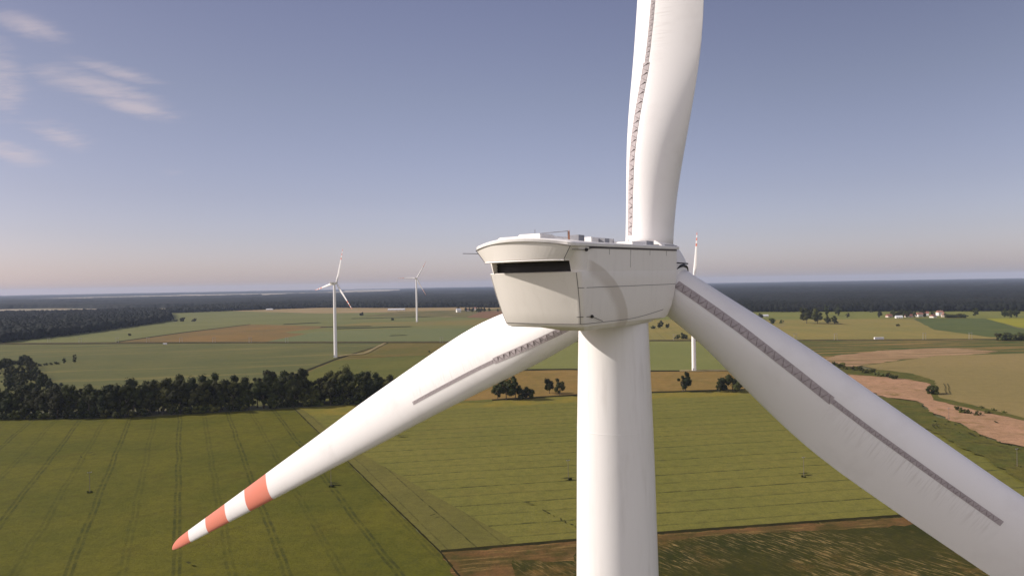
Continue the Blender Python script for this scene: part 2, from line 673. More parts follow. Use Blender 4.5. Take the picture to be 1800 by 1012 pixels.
def make_turbine():
    root = empty("wind_turbine")
    # all part coordinates: x = right of nacelle axis, y = towards rotor, z above camera-level datum (91 m)
    Z0 = CAM_H
    # tower
    t = MB()
    ts = [(0, 2.30), (.25, 2.30), (.26, 2.2), (18, 2.12), (18.02, 2.135), (18.1, 2.135), (18.12, 2.12), (42, 1.98), (42.02, 1.995), (42.1, 1.995), (42.12, 1.98),
          (66, 1.84), (75, 1.76), (80.0, 1.66), (83.4, 1.595), (84.98, 1.560), (84.99, 1.5625), (85.02, 1.5625), (85.03, 1.559), (87.2, 1.49), (89.34, 1.425)]
    t.rings([[(r * math.cos(2 * math.pi * k / 72), r * math.sin(2 * math.pi * k / 72), z) for k in range(72)] for z, r in ts])
    tower = t.build("tower", M_tower, root, True, sharp=12)
    d = MB()
    d.box(-.5, .5, -2.35, -2.15, .9, 3.1)
    d.box(-.62, .62, -3.4, -2.2, 0, .85)
    d.build("door", M_grey, tower)
    # nacelle body
    nb = MB()
    nb.rings([[(u, v, z + dz(v, z)) for u, v in outline(hw, vr, bl, rc, vf)] for z, hw, vr, bl, rc, vf in LV])
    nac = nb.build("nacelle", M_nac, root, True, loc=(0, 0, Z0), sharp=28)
    # underside cover around the yaw ring
    ub = MB()
    ub.rings([[(x, y, z_) for x, y in pl] for z_, pl in (
        (-1.665, [(.55, -4.95), (1.42, -4.9), (1.50, -2.1), (1.38, .5), (-1.38, .5), (-1.4, -2.1), (-1.3, -3.6)]),
        (-1.50, [(.35, -5.12), (1.53, -5.1), (1.585, -2.0), (1.45, 1.2), (-1.45, 1.2), (-1.5, -2.0), (-1.45, -3.9)]))])
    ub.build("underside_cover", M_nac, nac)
    yr = MB()
    yr.rings([[(1.40 * math.cos(2 * math.pi * k / 40), 1.40 * math.sin(2 * math.pi * k / 40), z) for k in range(40)] for z in (-1.72, -1.60)])
    yr.build("yaw_ring", M_seam, nac, True, sharp=40)
    # roof cap
    rb = MB()
    def crown(u, v):
        return .20 * (1 - (u / 1.98) ** 2) * min(1, max(.25, (-v - 1.5) / 4)) 
    rr_ = []
    for (z, hw, grow) in ((1.205, 1.90, -.06), (1.215, 1.975, 0), (1.30, 1.985, 0.01), (1.335, 1.95, -.02), (1.345, 1.80, -.18), (1.35, 1.2, -.8), (1.352, .5, -1.6)):
        ring = []
        for u, v in outline(hw, -6.66 - grow, .48, .22, 2.44 + grow, .16):
            ring.append((u, v, z + dz(v, z) + crown(u, v)))
        rr_.append(ring)
    rb.rings(rr_)
    roof = rb.build("roof", M_white, nac, True, sharp=35)
    # rubber joint below the cap
    gb = MB()
    gb.rings([[(u, v, z + dz(v, z)) for u, v in outline(1.935, -5.60, .0, .3, 2.395, .28)] for z in (1.15, 1.204)], False, False)
    gb.build("roof_joint", M_seam, nac, True)
    # roof furniture
    f = MB()
    def zr(u, v): return 1.35 + dz(v, 1.35) + crown(u, v)
    for (u0, u1, v0, v1, h) in ((-1.2, -.1, -6.3, -5.5, .10), (-.2, .7, -6.5, -5.6, .13), (-.9, .3, -5.2, -3.8, .16),
                                (.1, 1.25, -4.0, -2.2, .17), (-.6, .6, -1.6, .6, .13), (.9, 1.6, -1.4, -.2, .10)):
        z0 = zr((u0 + u1) / 2, (v0 + v1) / 2)
        f.bbox(u0, u1, v0, v1, z0 - .12, z0 + h, .05)
        f.build("roof_hatch", M_white, roof, False)
        f = MB()
    f = MB()
    for (u0, u1, v0, v1, h) in ((1.05, 1.45, -5.25, -4.85, .17), (1.15, 1.5, -3.45, -3.1, .15), (-.35, .25, -6.15, -5.9, .16), (.95, 1.5, 0.1, .8, .16)):
        z0 = zr((u0 + u1) / 2, (v0 + v1) / 2)
        f.box(u0, u1, v0, v1, z0 - .05, z0 + h)
        f.build("roof_vent", M_grey, roof)
        f = MB()
    f = MB()
    z0 = zr(.9, -5.6)
    f.tube([(-1.1, -6.1, z0 + .02), (-.4, -6.0, z0 + .17), (.4, -5.8, z0 + .21), (1.2, -5.55, z0 + .25)], .016)
    f.tube([(.1, -5.9, z0 - .1), (.1, -5.9, z0 + .34)], .012)
    f.tube([(-1.1, -6.1, z0 - .1), (-1.1, -6.1, z0 + .06)], .03)
    f.tube([(1.2, -5.55, z0 - .1), (1.2, -5.55, z0 + .27)], .014)
    for (u, v) in ((1.3, -2.4), (1.2, -.9), (-1.3, -5.9), (.6, -3.1)):
        zz_ = zr(u, v)
        g_ = MB()
        g_.tube([(u, v, zz_ - .02), (u, v, zz_ + .2)], .015)
        g_.build("lifting_eye", M_grey, roof)
    f.build("handrail", M_grey, roof)
    f = MB()
    f.tube([(1.22, -5.5, z0 - .1), (1.22, -5.5, z0 + .2), (1.22, -5.5, z0 + .28)], [.03, .03, .014], 10)
    f.build("warning_light", M_orange, roof, True, sharp=40)
    # cooler hood
    hb = MB()
    def arc(hw, vr, bl, vi, z, cr):
        P_ = []
        for i in range(25):
            u = -hw + 2 * hw * i / 24
            P_.append((u, vr - bl * (1 - (u / hw) ** 2), z + cr * (1 - (u / hw) ** 2)))
        for i in range(25):
            u = hw - 2 * hw * i / 24
            P_.append((u, vi, z + cr * (1 - (u / hw) ** 2)))
        return P_
    hb.rings([arc(1.56, -6.44, .36, -5.62, .745, 0), arc(1.61, -6.50, .38, -5.60, .74, 0), arc(1.635, -6.53, .40, -5.60, .80, 0.0), arc(1.93, -6.62, .46, -5.60, 1.225, .20)])
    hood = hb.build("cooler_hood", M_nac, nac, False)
    # lip along the lower edge of the hood and its side returns
    lb = MB()
    L1 = [(-1.62 + 3.24 * i / 24, -6.515 - .385 * (1 - ((-1.62 + 3.24 * i / 24) / 1.62) ** 2), .755) for i in range(25)]
    lb.tube(L1, .028, 8)
    lb.build("hood_lip", M_white, hood, True)
    hs_ = MB()
    a0 = arc(1.565, -6.44, .36, -5.62, .745, 0)
    a1_ = arc(1.615, -6.502, .382, -5.60, .74, 0)
    a2_ = arc(1.638, -6.533, .402, -5.60, .80, 0.0)
    a3_ = arc(1.932, -6.622, .462, -5.60, 1.20, .20)
    for q in (0, 24):
        hs_.tube([a1_[q], a2_[q], a3_[q]], .010)
    hs_.tube([(x, y - .004, z) for x, y, z in a3_[:25]], .010)
    hs_.build("hood_seam", M_seam, hood)
    for s in (-1, 1):
        ck = MB()
        ring0 = [(s * 1.60, -6.04)] + [(s * (1.43 + .415 * math.cos(rad(q))), -5.60 + .42 * math.sin(rad(q))) for q in (-70, -50, -30, -10, 0)] + [(s * 1.845, -5.2), (s * 1.60, -5.2)]
        ring1 = [(s * 1.60, -6.28)] + [(s * (1.52 + .405 * math.cos(rad(q))), -5.86 + .42 * math.sin(rad(q))) for q in (-70, -50, -30, -10, 0)] + [(s * 1.925, -5.2), (s * 1.60, -5.2)]
        if s < 0:
            ring0, ring1 = ring0[::-1], ring1[::-1]
        ck.rings([[(x, y, .37) for x, y in ring0], [(x, y, 1.205) for x, y in ring1]])
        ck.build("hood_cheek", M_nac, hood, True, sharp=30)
    vb = MB()
    vb.box(-1.60, 1.60, -5.80, -5.46, .395, .78)
    for i in range(3):
        vb.box(-1.59, 1.59, -5.86, -5.81, .45 + i * .11, .48 + i * .11)
    vb.build("air_outlet", M_dark, nac)
    # seams
    sb = MB()
    def side(v, z, o=.004):
        L_ = lvl(z)
        return (L_[1] + o, v, z + dz(v, z))
    sb.tube([side(-5.45 + 7.6 * i / 12, -.17 + .0 * i) for i in range(13)], .009)
    def round_pt(a, z, o=.004):
        L_ = lvl(z)
        hw, vr, rc = L_[1], L_[2], L_[4]
        v = vr + rc + (rc + o) * math.sin(a)
        return (hw - rc + (rc + o) * math.cos(a), v, z + dz(v, z))
    a1 = rad(-62)
    sb.tube([round_pt(a1 + rad(62) * 0, z) for z in (-1.40, -1.1, -.8, -.43, -.17, .0, .34)], .010)
    sb.tube([round_pt(rad(-62 + 62 * i / 6), -.17) for i in range(7)], .009)
    for s in (-1, 1):
        pts = []
        for i in range(15):
            L_ = lvl(-1.40)
            u = s * (L_[1] - L_[4]) * i / 14
            v = L_[2] - L_[3] * (1 - (u / (L_[1] - L_[4])) ** 2) - .004
            pts.append((u, v, -1.40 + dz(v, -1.4)))
        for i in range(1, 7):
            q = round_pt(rad(-90 + 15 * i), -1.40)
            pts.append((s * q[0], q[1], q[2]))
        for i in range(1, 9):
            v = lvl(-1.4)[2] + .36 + i * .78
            zz_ = -1.40 + .035 * max(0, i - 4) ** 1.4
            q = side(v, zz_)
            pts.append((s * q[0], q[1], q[2]))
        sb.tube(pts, .009)
    # left rear panel seam
    sb.tube([(-p[0], p[1], p[2]) for p in [round_pt(a1, z) for z in (-1.40, -1.0, -.43, .0, .34)]], .008)
    for v in (-3.9, -2.2, -.5, 1.1):
        sb.tube([side(v, 1.14), side(v, .95)], .006)
    sb.tube([side(-2.2, .95), side(-2.2, .5)], .004)
    sb.build("panel_seam", M_seam, nac)
    # lightning rods
    def lrod(name, P0, ball, P1, extra=()):
        m_ = MB()
        m_.tube([P0, ball], .011)
        m_.ball(ball, .062)
        if P1:
            m_.tube([ball, P1], .010)
        for e in extra:
            m_.tube(list(e), .012)
        m_.build(name, M_dark, nac)
    lrod("lightning_rod", (1.90, -6.45, 1.09), (1.96, -5.62, 1.10), (2.0, -5.1, 1.20))
    lrod("lightning_rod", (1.62, -5.75, -1.15), (1.74, -4.92, -1.16), (1.74, -4.15, -1.36), [((1.60, -5.30, -1.0), (1.56, -5.30, -1.36))])
    lrod("lightning_rod", (-2.55, -6.6, 1.12), (-1.98, -5.9, 1.10), None)
    # hub / spinner
    hc = (0, 3.5, Z0 + .35)
    hbm = MB()
    tabs = [(-1.0, 1.2), (-.86, 1.62), (-.55, 1.68), (-.1, 1.73), (.45, 1.68), (1.0, 1.5), (1.45, 1.05), (1.75, .5), (1.83, .08)]
    hbm.rings([[(r * math.cos(2 * math.pi * k / 48), v, r * math.sin(2 * math.pi * k / 48)) for k in range(47, -1, -1)] for v, r in tabs])
    hub = hbm.build("hub", M_white, root, True, loc=hc, sharp=50)
    sh = MB()
    sh.rings([[(1.1 * math.cos(2 * math.pi * k / 32), v, 1.1 * math.sin(2 * math.pi * k / 32)) for k in range(31, -1, -1)] for v in (-1.6, -.7)])
    sh.build("shaft", M_dark, hub, True, sharp=50)
    br = MB()
    br.tube([(1.62, -.85, .45), (1.86, -.80, .42), (2.02, -.4, .40), (1.92, -.1, .40)], .03)
    br.build("bracket", M_dark, hub)
    for k in (0, 1, 2):
        a = rad(PHI0 + 120 * k)
        # dark seal collar
        cm = MB()
        rg = []
        for z_, r in ((.9, 1.25), (1.28, 1.25), (1.30, 1.22), (1.24, .98)):
            rg.append([(r * math.cos(2 * math.pi * q / 40), r * math.sin(2 * math.pi * q / 40), z_) for q in range(40)])
        cm.rings(rg)
        c = cm.build("blade_collar", M_dark, hub, True, sharp=40)
        c.rotation_euler = (0, a, 0)
        b = obj("blade", BLADE_ME, None, root, hc)
        b.rotation_euler = (0, a, 0)
        obj("vortex_strip", STRIP_ME, None, b)
    return root


PHI0 = 3.0
T_MAIN = (4.16, 29.4, 0.0)
main = make_turbine()
main.location = T_MAIN
main.rotation_euler = (0, 0, -YAW)
tag(main, "huge near wind turbine seen from behind, white with red tip bands", "wind turbine", "wind turbines")
bpy.context.view_layer.update()


def far_turbine(px, py, hub_px_y, yaw, phi, label, sc=1.0):
    g = G(px, py)
    t = copy_tree(main)
    t.location = g
    t.scale = (sc, sc, sc)
    t.rotation_euler = (0, 0, -rad(yaw))
    t['label'] = label
    # height of the hub wanted
    k = FW + RT * ((px - 900) / 1250) + UPV * ((506 - hub_px_y) / 1250)
    hz = CAM_H + k.z / k.y * g.y
    dh = hz / sc - (CAM_H + .35)
    ib = 0
    for ch in list(t.children):
        n = ch.name.split('.')[0]
        if n == 'tower':
            ch.scale = (1, 1, (89.34 + dh) / 89.34)
        else:
            ch.location.z += dh
        if n == 'blade':
            ch.rotation_euler = (0, rad(phi + 120 * ib), 0)
            ib += 1
        if n == 'hub':
            ic = 0
            for c2 in ch.children:
                if c2.name.startswith('blade_collar'):
                    c2.rotation_euler = (0, rad(phi + 120 * ic), 0)
                    ic += 1
        # tiny roof details cannot be seen at this distance
    for ch in list(t.children_recursive):
        if ch.name.split('.')[0] in ('lightning_rod', 'handrail', 'lifting_eye', 'roof_vent', 'roof_hatch', 'warning_light', 'hood_lip', 'vortex_strip', 'panel_seam', 'bracket'):
            bpy.data.objects.remove(ch)
    return t


far_turbine(590, 628, 497, 38, 18, "white wind turbine left of the near one, tower foot on the green field corner", 1.0)
far_turbine(733, 566, 489, 8, 31, "small farthest wind turbine standing by the farm sheds", 1.06)
far_turbine(1220, 652, 487, 35, 5, "distant wind turbine partly hidden behind the near turbine's right blade", 1.0)

# ------------------------------------------------------------------ ground and fields
NG = Vector((0, 0, 1))


def ground_mat():
    m, t, b = newmat("ground_soil_grass")
    p = geo_pos(t)
    n1 = noise(t, p, .004, 5, .6)
    n2 = noise(t, p, .25, 4, .6)
    c = mixc(t, mapr(t, n1, .4, .6), (.085, .09, .025), (.13, .11, .045))
    c = mixc(t, mapr(t, n2, .4, .7, 0, .5), c, (.05, .07, .02))
    n3 = noise(t, p, .0011, 4, .6)
    far_ = t.nodes.new('ShaderNodeVectorMath')
    far_.operation = 'LENGTH'
    t.links.new(p, far_.inputs[0])
    c = mixc(t, math_(t, 'MULTIPLY', mapr(t, n3, .40, .55, .25, .9), mapr(t, far_.outputs['Value'], 2600, 4200, 0, 1)), c, (.36, .28, .19))
    setc(t, b, c)
    b.inputs['Roughness'].default_value = .95
    return m


def adj(c, g=1.0):
    return (c[0] * 1.05 * g, c[1] * .94 * g, c[2] * .66 * g)


def field_mat(name, c1, c2, big=.012, gate=None, pair=False, c3=None, k3=.5, tram=None, tram2=None, streak=None, fine=1.2, finec=.28, bumpd=.25, patch=None):
    """c1/c2 broad mottling, c3 patches, tram=(dirx,diry,spacing,width,dark,offset) wheel tracks"""
    m, t, b = newmat(name)
    c1, c2 = adj(c1), adj(c2)
    c3 = adj(c3) if c3 else None
    if streak:
        streak = (*streak[:4], adj(streak[4]), *streak[5:])
    p = geo_pos(t)
    sp = N(t, 'ShaderNodeSeparateXYZ')
    t.links.new(p, sp.inputs[0])
    X, Y = sp.outputs[0], sp.outputs[1]
    n1 = noise(t, p, big, 5, .6)
    c = mixc(t, mapr(t, n1, .36, .64), c1, c2)

    def axis(dx, dy):
        l = math.hypot(dx, dy)
        dx, dy = dx / l, dy / l
        along = math_(t, 'ADD', math_(t, 'MULTIPLY', X, dx), math_(t, 'MULTIPLY', Y, dy))
        across = math_(t, 'ADD', math_(t, 'MULTIPLY', X, dy), math_(t, 'MULTIPLY', Y, -dx))
        return along, across
    if streak:
        dx, dy, sa, sc_, col, lo, hi, amt = streak
        al, ac = axis(dx, dy)
        cb = N(t, 'ShaderNodeCombineXYZ')
        t.links.new(math_(t, 'MULTIPLY', al, sa), cb.inputs[0])
        t.links.new(math_(t, 'MULTIPLY', ac, sc_), cb.inputs[1])
        ns = noise(t, cb.outputs[0], 1.0, 6, .65, .3)
        sf = mapr(t, ns, lo, hi, 0, amt)
        if gate:
            sf = math_(t, 'MULTIPLY', sf, mapr(t, noise(t, p, gate, 4, .6), .40, .62, .05, 1))
        c = mixc(t, sf, c, col)
    if c3:
        n3 = noise(t, p, patch or big * 4, 5, .65)
        c = mixc(t, mapr(t, n3, .52, .72, 0, k3), c, c3)
    nf = noise(t, p, fine, 3, .7)
    nf2 = noise(t, p, fine * .22, 4, .7)
    ff = math_(t, 'ADD', math_(t, 'MULTIPLY', nf, .5), math_(t, 'MULTIPLY', nf2, .5))
    c = mixc(t, mapr(t, ff, .35, .62, finec, 0), c, (.02, .022, .008))
    for tr in (tram, tram2):
        if not tr:
            continue
        dx, dy, spc, wd, dark, off = tr
        al, ac = axis(dx, dy)
        wob = noise(t, p, .02, 3, .6)
        ac = math_(t, 'ADD', math_(t, 'ADD', ac, off), math_(t, 'MULTIPLY', math_(t, 'SUBTRACT', wob, .5), 3.0))
        k = math_(t, 'PINGPONG', ac, spc / 2)           # distance to a line every spc metres
        if pair:
            k = math_(t, 'ABSOLUTE', math_(t, 'SUBTRACT', k, .95))
        line = mapr(t, k, wd, wd * .35, 0, 1)
        # every second line fainter, and broken by noise
        k2 = math_(t, 'PINGPONG', ac, spc)
        alt = mapr(t, k2, spc * .4, spc * .6, 1, .55)
        nb_ = noise(t, p, .16, 5, .75)
        brk = mapr(t, nb_, .36, .62, .15, 1)
        line = math_(t, 'MULTIPLY', math_(t, 'MULTIPLY', line, alt), math_(t, 'MULTIPLY', brk, dark))
        c = mixc(t, line, c, (.022, .026, .010))
    setc(t, b, c)
    b.inputs['Roughness'].default_value = .9
    b.inputs['Specular IOR Level'].default_value = .05
    if bumpd:
        bump(t, b, ff, .9, bumpd)
    return m


_lv = [0]


def patch(name, pts, mat, z=None, px=True, n=10, rag=0.0, label=None, kind='structure'):
    """flat sheet of ground cover from photo points; edges subdivided and slightly ragged"""
    _lv[0] += 1
    z = .02 * _lv[0] if z is None else z
    W_ = [G(x, y) for x, y in pts] if px else [Vector((x, y, 0)) for x, y in pts]
    out = []
    rnd = random.Random(_lv[0])
    for i in range(len(W_)):
        a, b = W_[i], W_[(i + 1) % len(W_)]
        L_ = (b - a).length
        m_ = max(1, int(L_ / n)) if rag else 1
        m_ = min(m_, 120)
        nrm = Vector((-(b - a).y, (b - a).x, 0)).normalized()
        for j in range(m_):
            q = a.lerp(b, j / m_)
            if rag and j:
                q = q + nrm * rnd.uniform(-rag, rag)
            out.append((q.x, q.y))
    mb = MB()
    V = [(x, y, z) for x, y in out]
    me = mesh_np(name, V, [tuple(range(len(V)))])
    if me.polygons and me.polygons[0].normal.z < 0:
        me.flip_normals()
    o = obj(name, me, mat)
    o['kind'] = kind
    return o


gm = ground_mat()
gv, gf = [(0, 0, 0)], []
Rg = [120, 400, 1200, 4000, 12000, 21000]
for r in Rg:
    for k in range(64):
        gv.append((r * math.cos(k * math.pi / 32), r * math.sin(k * math.pi / 32), 0))
for k in range(64):
    gf.append((0, 1 + k, 1 + (k + 1) % 64))
for i in range(len(Rg) - 1):
    for k in range(64):
        a, b = 1 + i * 64 + k, 1 + i * 64 + (k + 1) % 64
        gf.append((a, a + 64, b + 64, b))
tag(obj("ground", mesh_np("ground", gv, gf), gm), kind='structure')

DF = (-.421, .907)
DM = (.987, .161)
DS = (.54, -.84)
# near left bright green crop
F1 = field_mat("crop_bright_green", (.088, .098, .018), (.118, .120, .022), .014, pair=True, c3=(.085, .075, .02), k3=.35, patch=.05, tram=(*DF, 15.9, .8, .6, 3.2), fine=.9, finec=.38, bumpd=.35)
patch("field", [(-900, 1500), (-600, 760), (-80, 739), (200, 735), (380, 725), (516, 717.5), (608, 808.5), (772, 970), (806, 1011), (1180, 1405)], F1, rag=.35, n=4)
# middle olive crop
F2 = field_mat("crop_olive", (.150, .158, .050), (.172, .174, .056), .010, tram=(*DM, 13.2, 1.0, .75, 2.0), tram2=None, fine=1.0, finec=.34, bumpd=.3,
               c3=(.17, .155, .055), k3=.4, patch=.03)
patch("field", [(516, 717), (620, 711), (720, 708), (850, 703), (1015, 694), (1200, 688), (1310, 684), (1440, 672), (1560, 700), (1625, 745), (1700, 782), (1800, 832),
                (2100, 900), (2100, 866), (1590, 905), (1150, 936), (773, 969), (608, 809)], F2, rag=.25, n=5)
# yellow headland strip along its far edge
FH = field_mat("headland_yellow", (.22, .19, .05), (.17, .17, .05), .05, fine=1.2, finec=.3, bumpd=.1)
patch("field", [(524, 717), (620, 711.5), (720, 708.5), (850, 703.5), (1015, 694.5), (1200, 688.5), (1310, 684.5), (1330, 693), (1200, 699), (1015, 706), (850, 716), (700, 722), (560, 732), (532, 726)],
      FH, rag=1.2, n=8)
# lodged olive strip next to the diagonal boundary (headland with turning tracks)
FD = field_mat("headland_olive", (.120, .122, .044), (.140, .138, .050), .03, tram=(*DF, 9.5, .45, .8, 4.0), fine=1.4, finec=.3, bumpd=.2)
patch("field", [(519, 719), (534, 720), (640, 800), (905, 950), (875, 962), (775, 969), (610, 809)], FD, rag=.3, n=5)
# patchy field at the bottom
F3 = field_mat("patchy_field", (.030, .038, .010), (.052, .052, .014), .02, gate=.022, streak=(*DS, .15, 1.05, (.40, .30, .17), .50, .64, .75), fine=1.4, finec=.55, bumpd=.25,
               c3=(.19, .12, .05), k3=.75, patch=.035, tram=(*DS, 6.2, .3, .25, 0))
patch("field", [(777, 970), (1150, 938), (1590, 907), (2100, 868), (2500, 1500), (1180, 1400), (806, 1012), (775, 970)], F3)
FS = field_mat("bare_soil", (.15, .088, .045), (.08, .065, .025), .08, c3=(.05, .06, .02), k3=.7, patch=.09, streak=(*DM, .06, .5, (.27, .19, .09), .5, .66, .7), fine=1.2, finec=.4, bumpd=.2)
patch("soil_margin", [(777, 971), (1150, 939), (1590, 908), (1720, 897), (1600, 922), (1400, 934), (1250, 941), (1150, 953), (1010, 962), (1010, 985), (900, 984), (905, 1010), (880, 1060), (840, 1060), (803, 1014)],
      FS, rag=1.2, n=3)
FDT = field_mat("ditch_and_shade_dark", (.018, .018, .008), (.028, .026, .010), .2, fine=1.5, finec=.3, bumpd=0)
patch("ditch_and_shade", [(775, 966.5), (1150, 934.5), (1590, 903.3), (2100, 864.5), (2100, 868), (1590, 907.5), (1150, 939), (775, 971)], FDT, rag=.18, n=3)  # dark strip painted as the shaded step in crop height
patch("ditch_and_shade", [(515.3, 717), (607, 808), (771, 969), (804.5, 1011), (1178, 1405), (1183, 1405), (808, 1010), (775, 969), (609.5, 808), (517.3, 717)], FDT, rag=.12, n=3)

# fields beyond the tree belt, left
F4 = field_mat("crop_grey_green", (.095, .112, .055), (.120, .128, .060), .006, streak=(.97, .23, .003, .035, (.22, .20, .095), .5, .7, .6), fine=.5, finec=.2, bumpd=.2)
patch("field", [(-700, 640), (-700, 611), (0, 604), (300, 602.5), (500, 601.5), (665, 602), (682, 602.5), (590, 630), (505, 664), (500, 712), (-700, 742)], F4, rag=1.5, n=30)
F5 = field_mat("crop_brown_olive", (.15, .125, .05), (.115, .115, .042), .010, c3=(.21, .145, .06), k3=.6, fine=.5, finec=.25, bumpd=.2)
patch("field", [(682, 602.5), (800, 602), (900, 601.5), (860, 655), (860, 706), (515, 712), (505, 664), (590, 630)], F5, rag=1.5, n=25)
F5b = field_mat("crop_green_olive", (.105, .12, .04), (.125, .135, .045), .012, fine=.5, finec=.25, bumpd=.2)
patch("field", [(590, 634), (720, 625), (865, 626), (865, 706), (515, 712), (508, 670)], F5b, rag=3, n=25)
patch("ditch_and_shade", [(499, 664.5), (588, 631), (681, 602.7), (683.5, 603), (591, 632.5), (503, 667.5)], FDT, rag=.4, n=15)
F7 = field_mat("crop_pale_green", (.155, .18, .075), (.175, .195, .085), .008, fine=.5, finec=.15, bumpd=.15)
patch("field", [(900, 601), (1250, 598), (1500, 600), (1500, 640), (1350, 652), (1150, 652), (860, 650)], F7, rag=1, n=30)
F6 = field_mat("field_tan", (.235, .165, .07), (.20, .15, .06), .015, streak=(.98, .15, .01, .12, (.27, .20, .10), .5, .7, .7), c3=(.13, .12, .045), k3=.6, patch=.02, fine=.5, finec=.25, bumpd=.2)
patch("field", [(790, 655), (1000, 650), (1150, 653.5), (1350, 653), (1470, 652), (1440, 672), (1310, 684), (1200, 687.5), (1015, 693.5), (815, 705)], F6, rag=1.5, n=15)
patch("ditch_and_shade", [(860, 649.5), (1000, 648), (1150, 651), (1350, 651), (1350, 653), (1150, 653.3), (1000, 650.5), (860, 652)], FDT, rag=.6, n=15)
patch("ditch_and_shade", [(865, 702), (1015, 693), (1200, 687), (1310, 683.5), (1310, 685.5), (1200, 689), (1015, 695), (865, 704.3)], FDT, rag=.5, n=8)

# beyond the farm road, left
F8 = field_mat("crop_far_green", (.135, .155, .075), (.155, .17, .085), .004, streak=(.98, .2, .0016, .015, (.085, .10, .05), .52, .72, .5), fine=.3, finec=.15, bumpd=.1)
patch("field", [(-700, 611), (0, 603), (300, 601), (900, 600), (900, 545), (520, 543), (290, 550), (-700, 560)], F8, rag=2, n=60)
F8b = field_mat("strip_brown", (.20, .135, .06), (.155, .12, .06), .008, fine=.3, finec=.2, bumpd=.1)
patch("field", [(205, 601.3), (320, 585), (440, 570.5), (520, 572), (590, 574), (500, 584), (545, 588), (470, 600.5)], F8b, rag=3, n=30)
patch("ditch_and_shade", [(205, 600.2), (320, 584), (440, 569.6), (440, 570.6), (320, 585.5), (205, 601.8)], FDT, rag=.5, n=40)
F8c = field_mat("crop_bluish", (.125, .155, .09), (.14, .165, .095), .004, fine=.3, finec=.12, bumpd=.1)
patch("field", [(470, 600.3), (560, 583), (730, 578), (900, 577), (900, 600)], F8c, rag=3, n=60)
F8d = field_mat("crop_straw", (.185, .165, .075), (.165, .16, .08), .006, fine=.3, finec=.12, bumpd=.1)
patch("field", [(585, 573), (640, 567), (730, 565.5), (900, 560), (900, 571), (730, 573)], F8d, rag=4, n=50)
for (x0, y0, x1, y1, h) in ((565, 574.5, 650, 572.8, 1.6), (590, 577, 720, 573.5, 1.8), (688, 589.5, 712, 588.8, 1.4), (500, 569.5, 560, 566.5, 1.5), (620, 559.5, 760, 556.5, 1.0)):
    patch("hedge_shadow_strip" if False else "ditch_and_shade", [(x0, y0), (x1, y1), (x1 + 6, y1 + h * .6), (x0 - 4, y0 + h)], FDT, rag=1.2, n=20)  # thin dark strips painted in as hedge shadows
F9p = field_mat("far_pinkish_field", (.30, .235, .17), (.24, .20, .13), .004, fine=.2, finec=.1, bumpd=0)
patch("field", [(-300, 545), (0, 541), (110, 543), (210, 537), (375, 535), (365, 530), (200, 532), (60, 534), (-300, 538)], F9p, rag=8, n=80)
patch("field", [(380, 546), (420, 541), (560, 539), (700, 540), (880, 538), (880, 546), (700, 549), (560, 551)], F9p, rag=8, n=80)
F9q = field_mat("scrub_rough", (.15, .14, .075), (.11, .115, .06), .01, c3=(.27, .20, .14), k3=.8, patch=.012, fine=.2, finec=.3, bumpd=0)
patch("field", [(640, 556), (700, 548), (880, 543), (900, 558), (760, 557)], F9q, rag=6, n=60)
FPI = field_mat("heath_pink", (.24, .13, .11), (.17, .12, .08), .03, fine=.2, finec=.4, bumpd=.2)
patch("field", [(820, 558), (845, 548), (890, 546), (900, 556), (870, 560)], FPI, rag=4, n=40)

# right of the tower
F9 = field_mat("stubble_pale_yellow", (.235, .205, .085), (.20, .19, .08), .01, tram=(.12, .99, 17, 1.0, .35, 0), fine=.4, finec=.15, bumpd=.1)
patch("field", [(1130, 598), (1130, 562), (1300, 562), (1560, 560), (1606, 561), (1640, 579), (1740, 593), (1800, 594), (1900, 594), (1900, 597), (1430, 598)], F9, rag=2, n=40)
F9b = field_mat("crop_green_strip", (.145, .17, .06), (.17, .185, .065), .008, fine=.3, finec=.15, bumpd=.1)
patch("field", [(1130, 562), (1130, 548), (1560, 547), (2100, 545), (2100, 558), (1560, 560.5), (1300, 563)], F9b, rag=3, n=60)
F10 = field_mat("crop_dark_green", (.075, .105, .045), (.09, .12, .05), .012, streak=(.9, -.42, .01, .12, (.20, .18, .09), .56, .72, .7), fine=.4, finec=.2, bumpd=.15)
patch("field", [(1606, 561), (1735, 560), (1790, 578), (1900, 592), (1900, 596), (1740, 593), (1642, 580)], F10, rag=1.5, n=20)
F11 = field_mat("crop_yellow_green", (.22, .24, .035), (.25, .25, .04), .01, fine=.4, finec=.12, bumpd=.1)
patch("field", [(1733, 560.3), (1800, 559), (2100, 555), (2100, 590), (1860, 584), (1790, 576)], F11, rag=1.5, n=30)
F12 = field_mat("rough_dark_green", (.06, .085, .03), (.085, .105, .035), .012, streak=(.995, .09, .004, .10, (.30, .20, .10), .50, .60, .9), c3=(.20, .13, .06), k3=.5, patch=.012, fine=.4, finec=.3, bumpd=.2)
patch("field", [(1400, 598.5), (1800, 596.5), (2100, 594), (2100, 620), (1800, 622), (1650, 626), (1515, 644), (1440, 640)], F12, rag=2, n=25)
F12b = field_mat("bare_orange_streaks", (.29, .20, .15), (.35, .25, .19), .02, streak=(.995, .09, .004, .12, (.10, .09, .035), .5, .62, .85), fine=.4, finec=.2, bumpd=.15)
patch("field", [(1430, 640), (1480, 624), (1560, 616), (1660, 612), (1755, 618), (1700, 625), (1600, 631), (1530, 641), (1480, 650)], F12b, rag=4, n=15)
F13 = field_mat("crop_pale_olive", (.215, .185, .10), (.24, .20, .11), .006, tram=(.99, -.10, 15, .8, .22, 0), fine=.5, finec=.16, bumpd=.15)
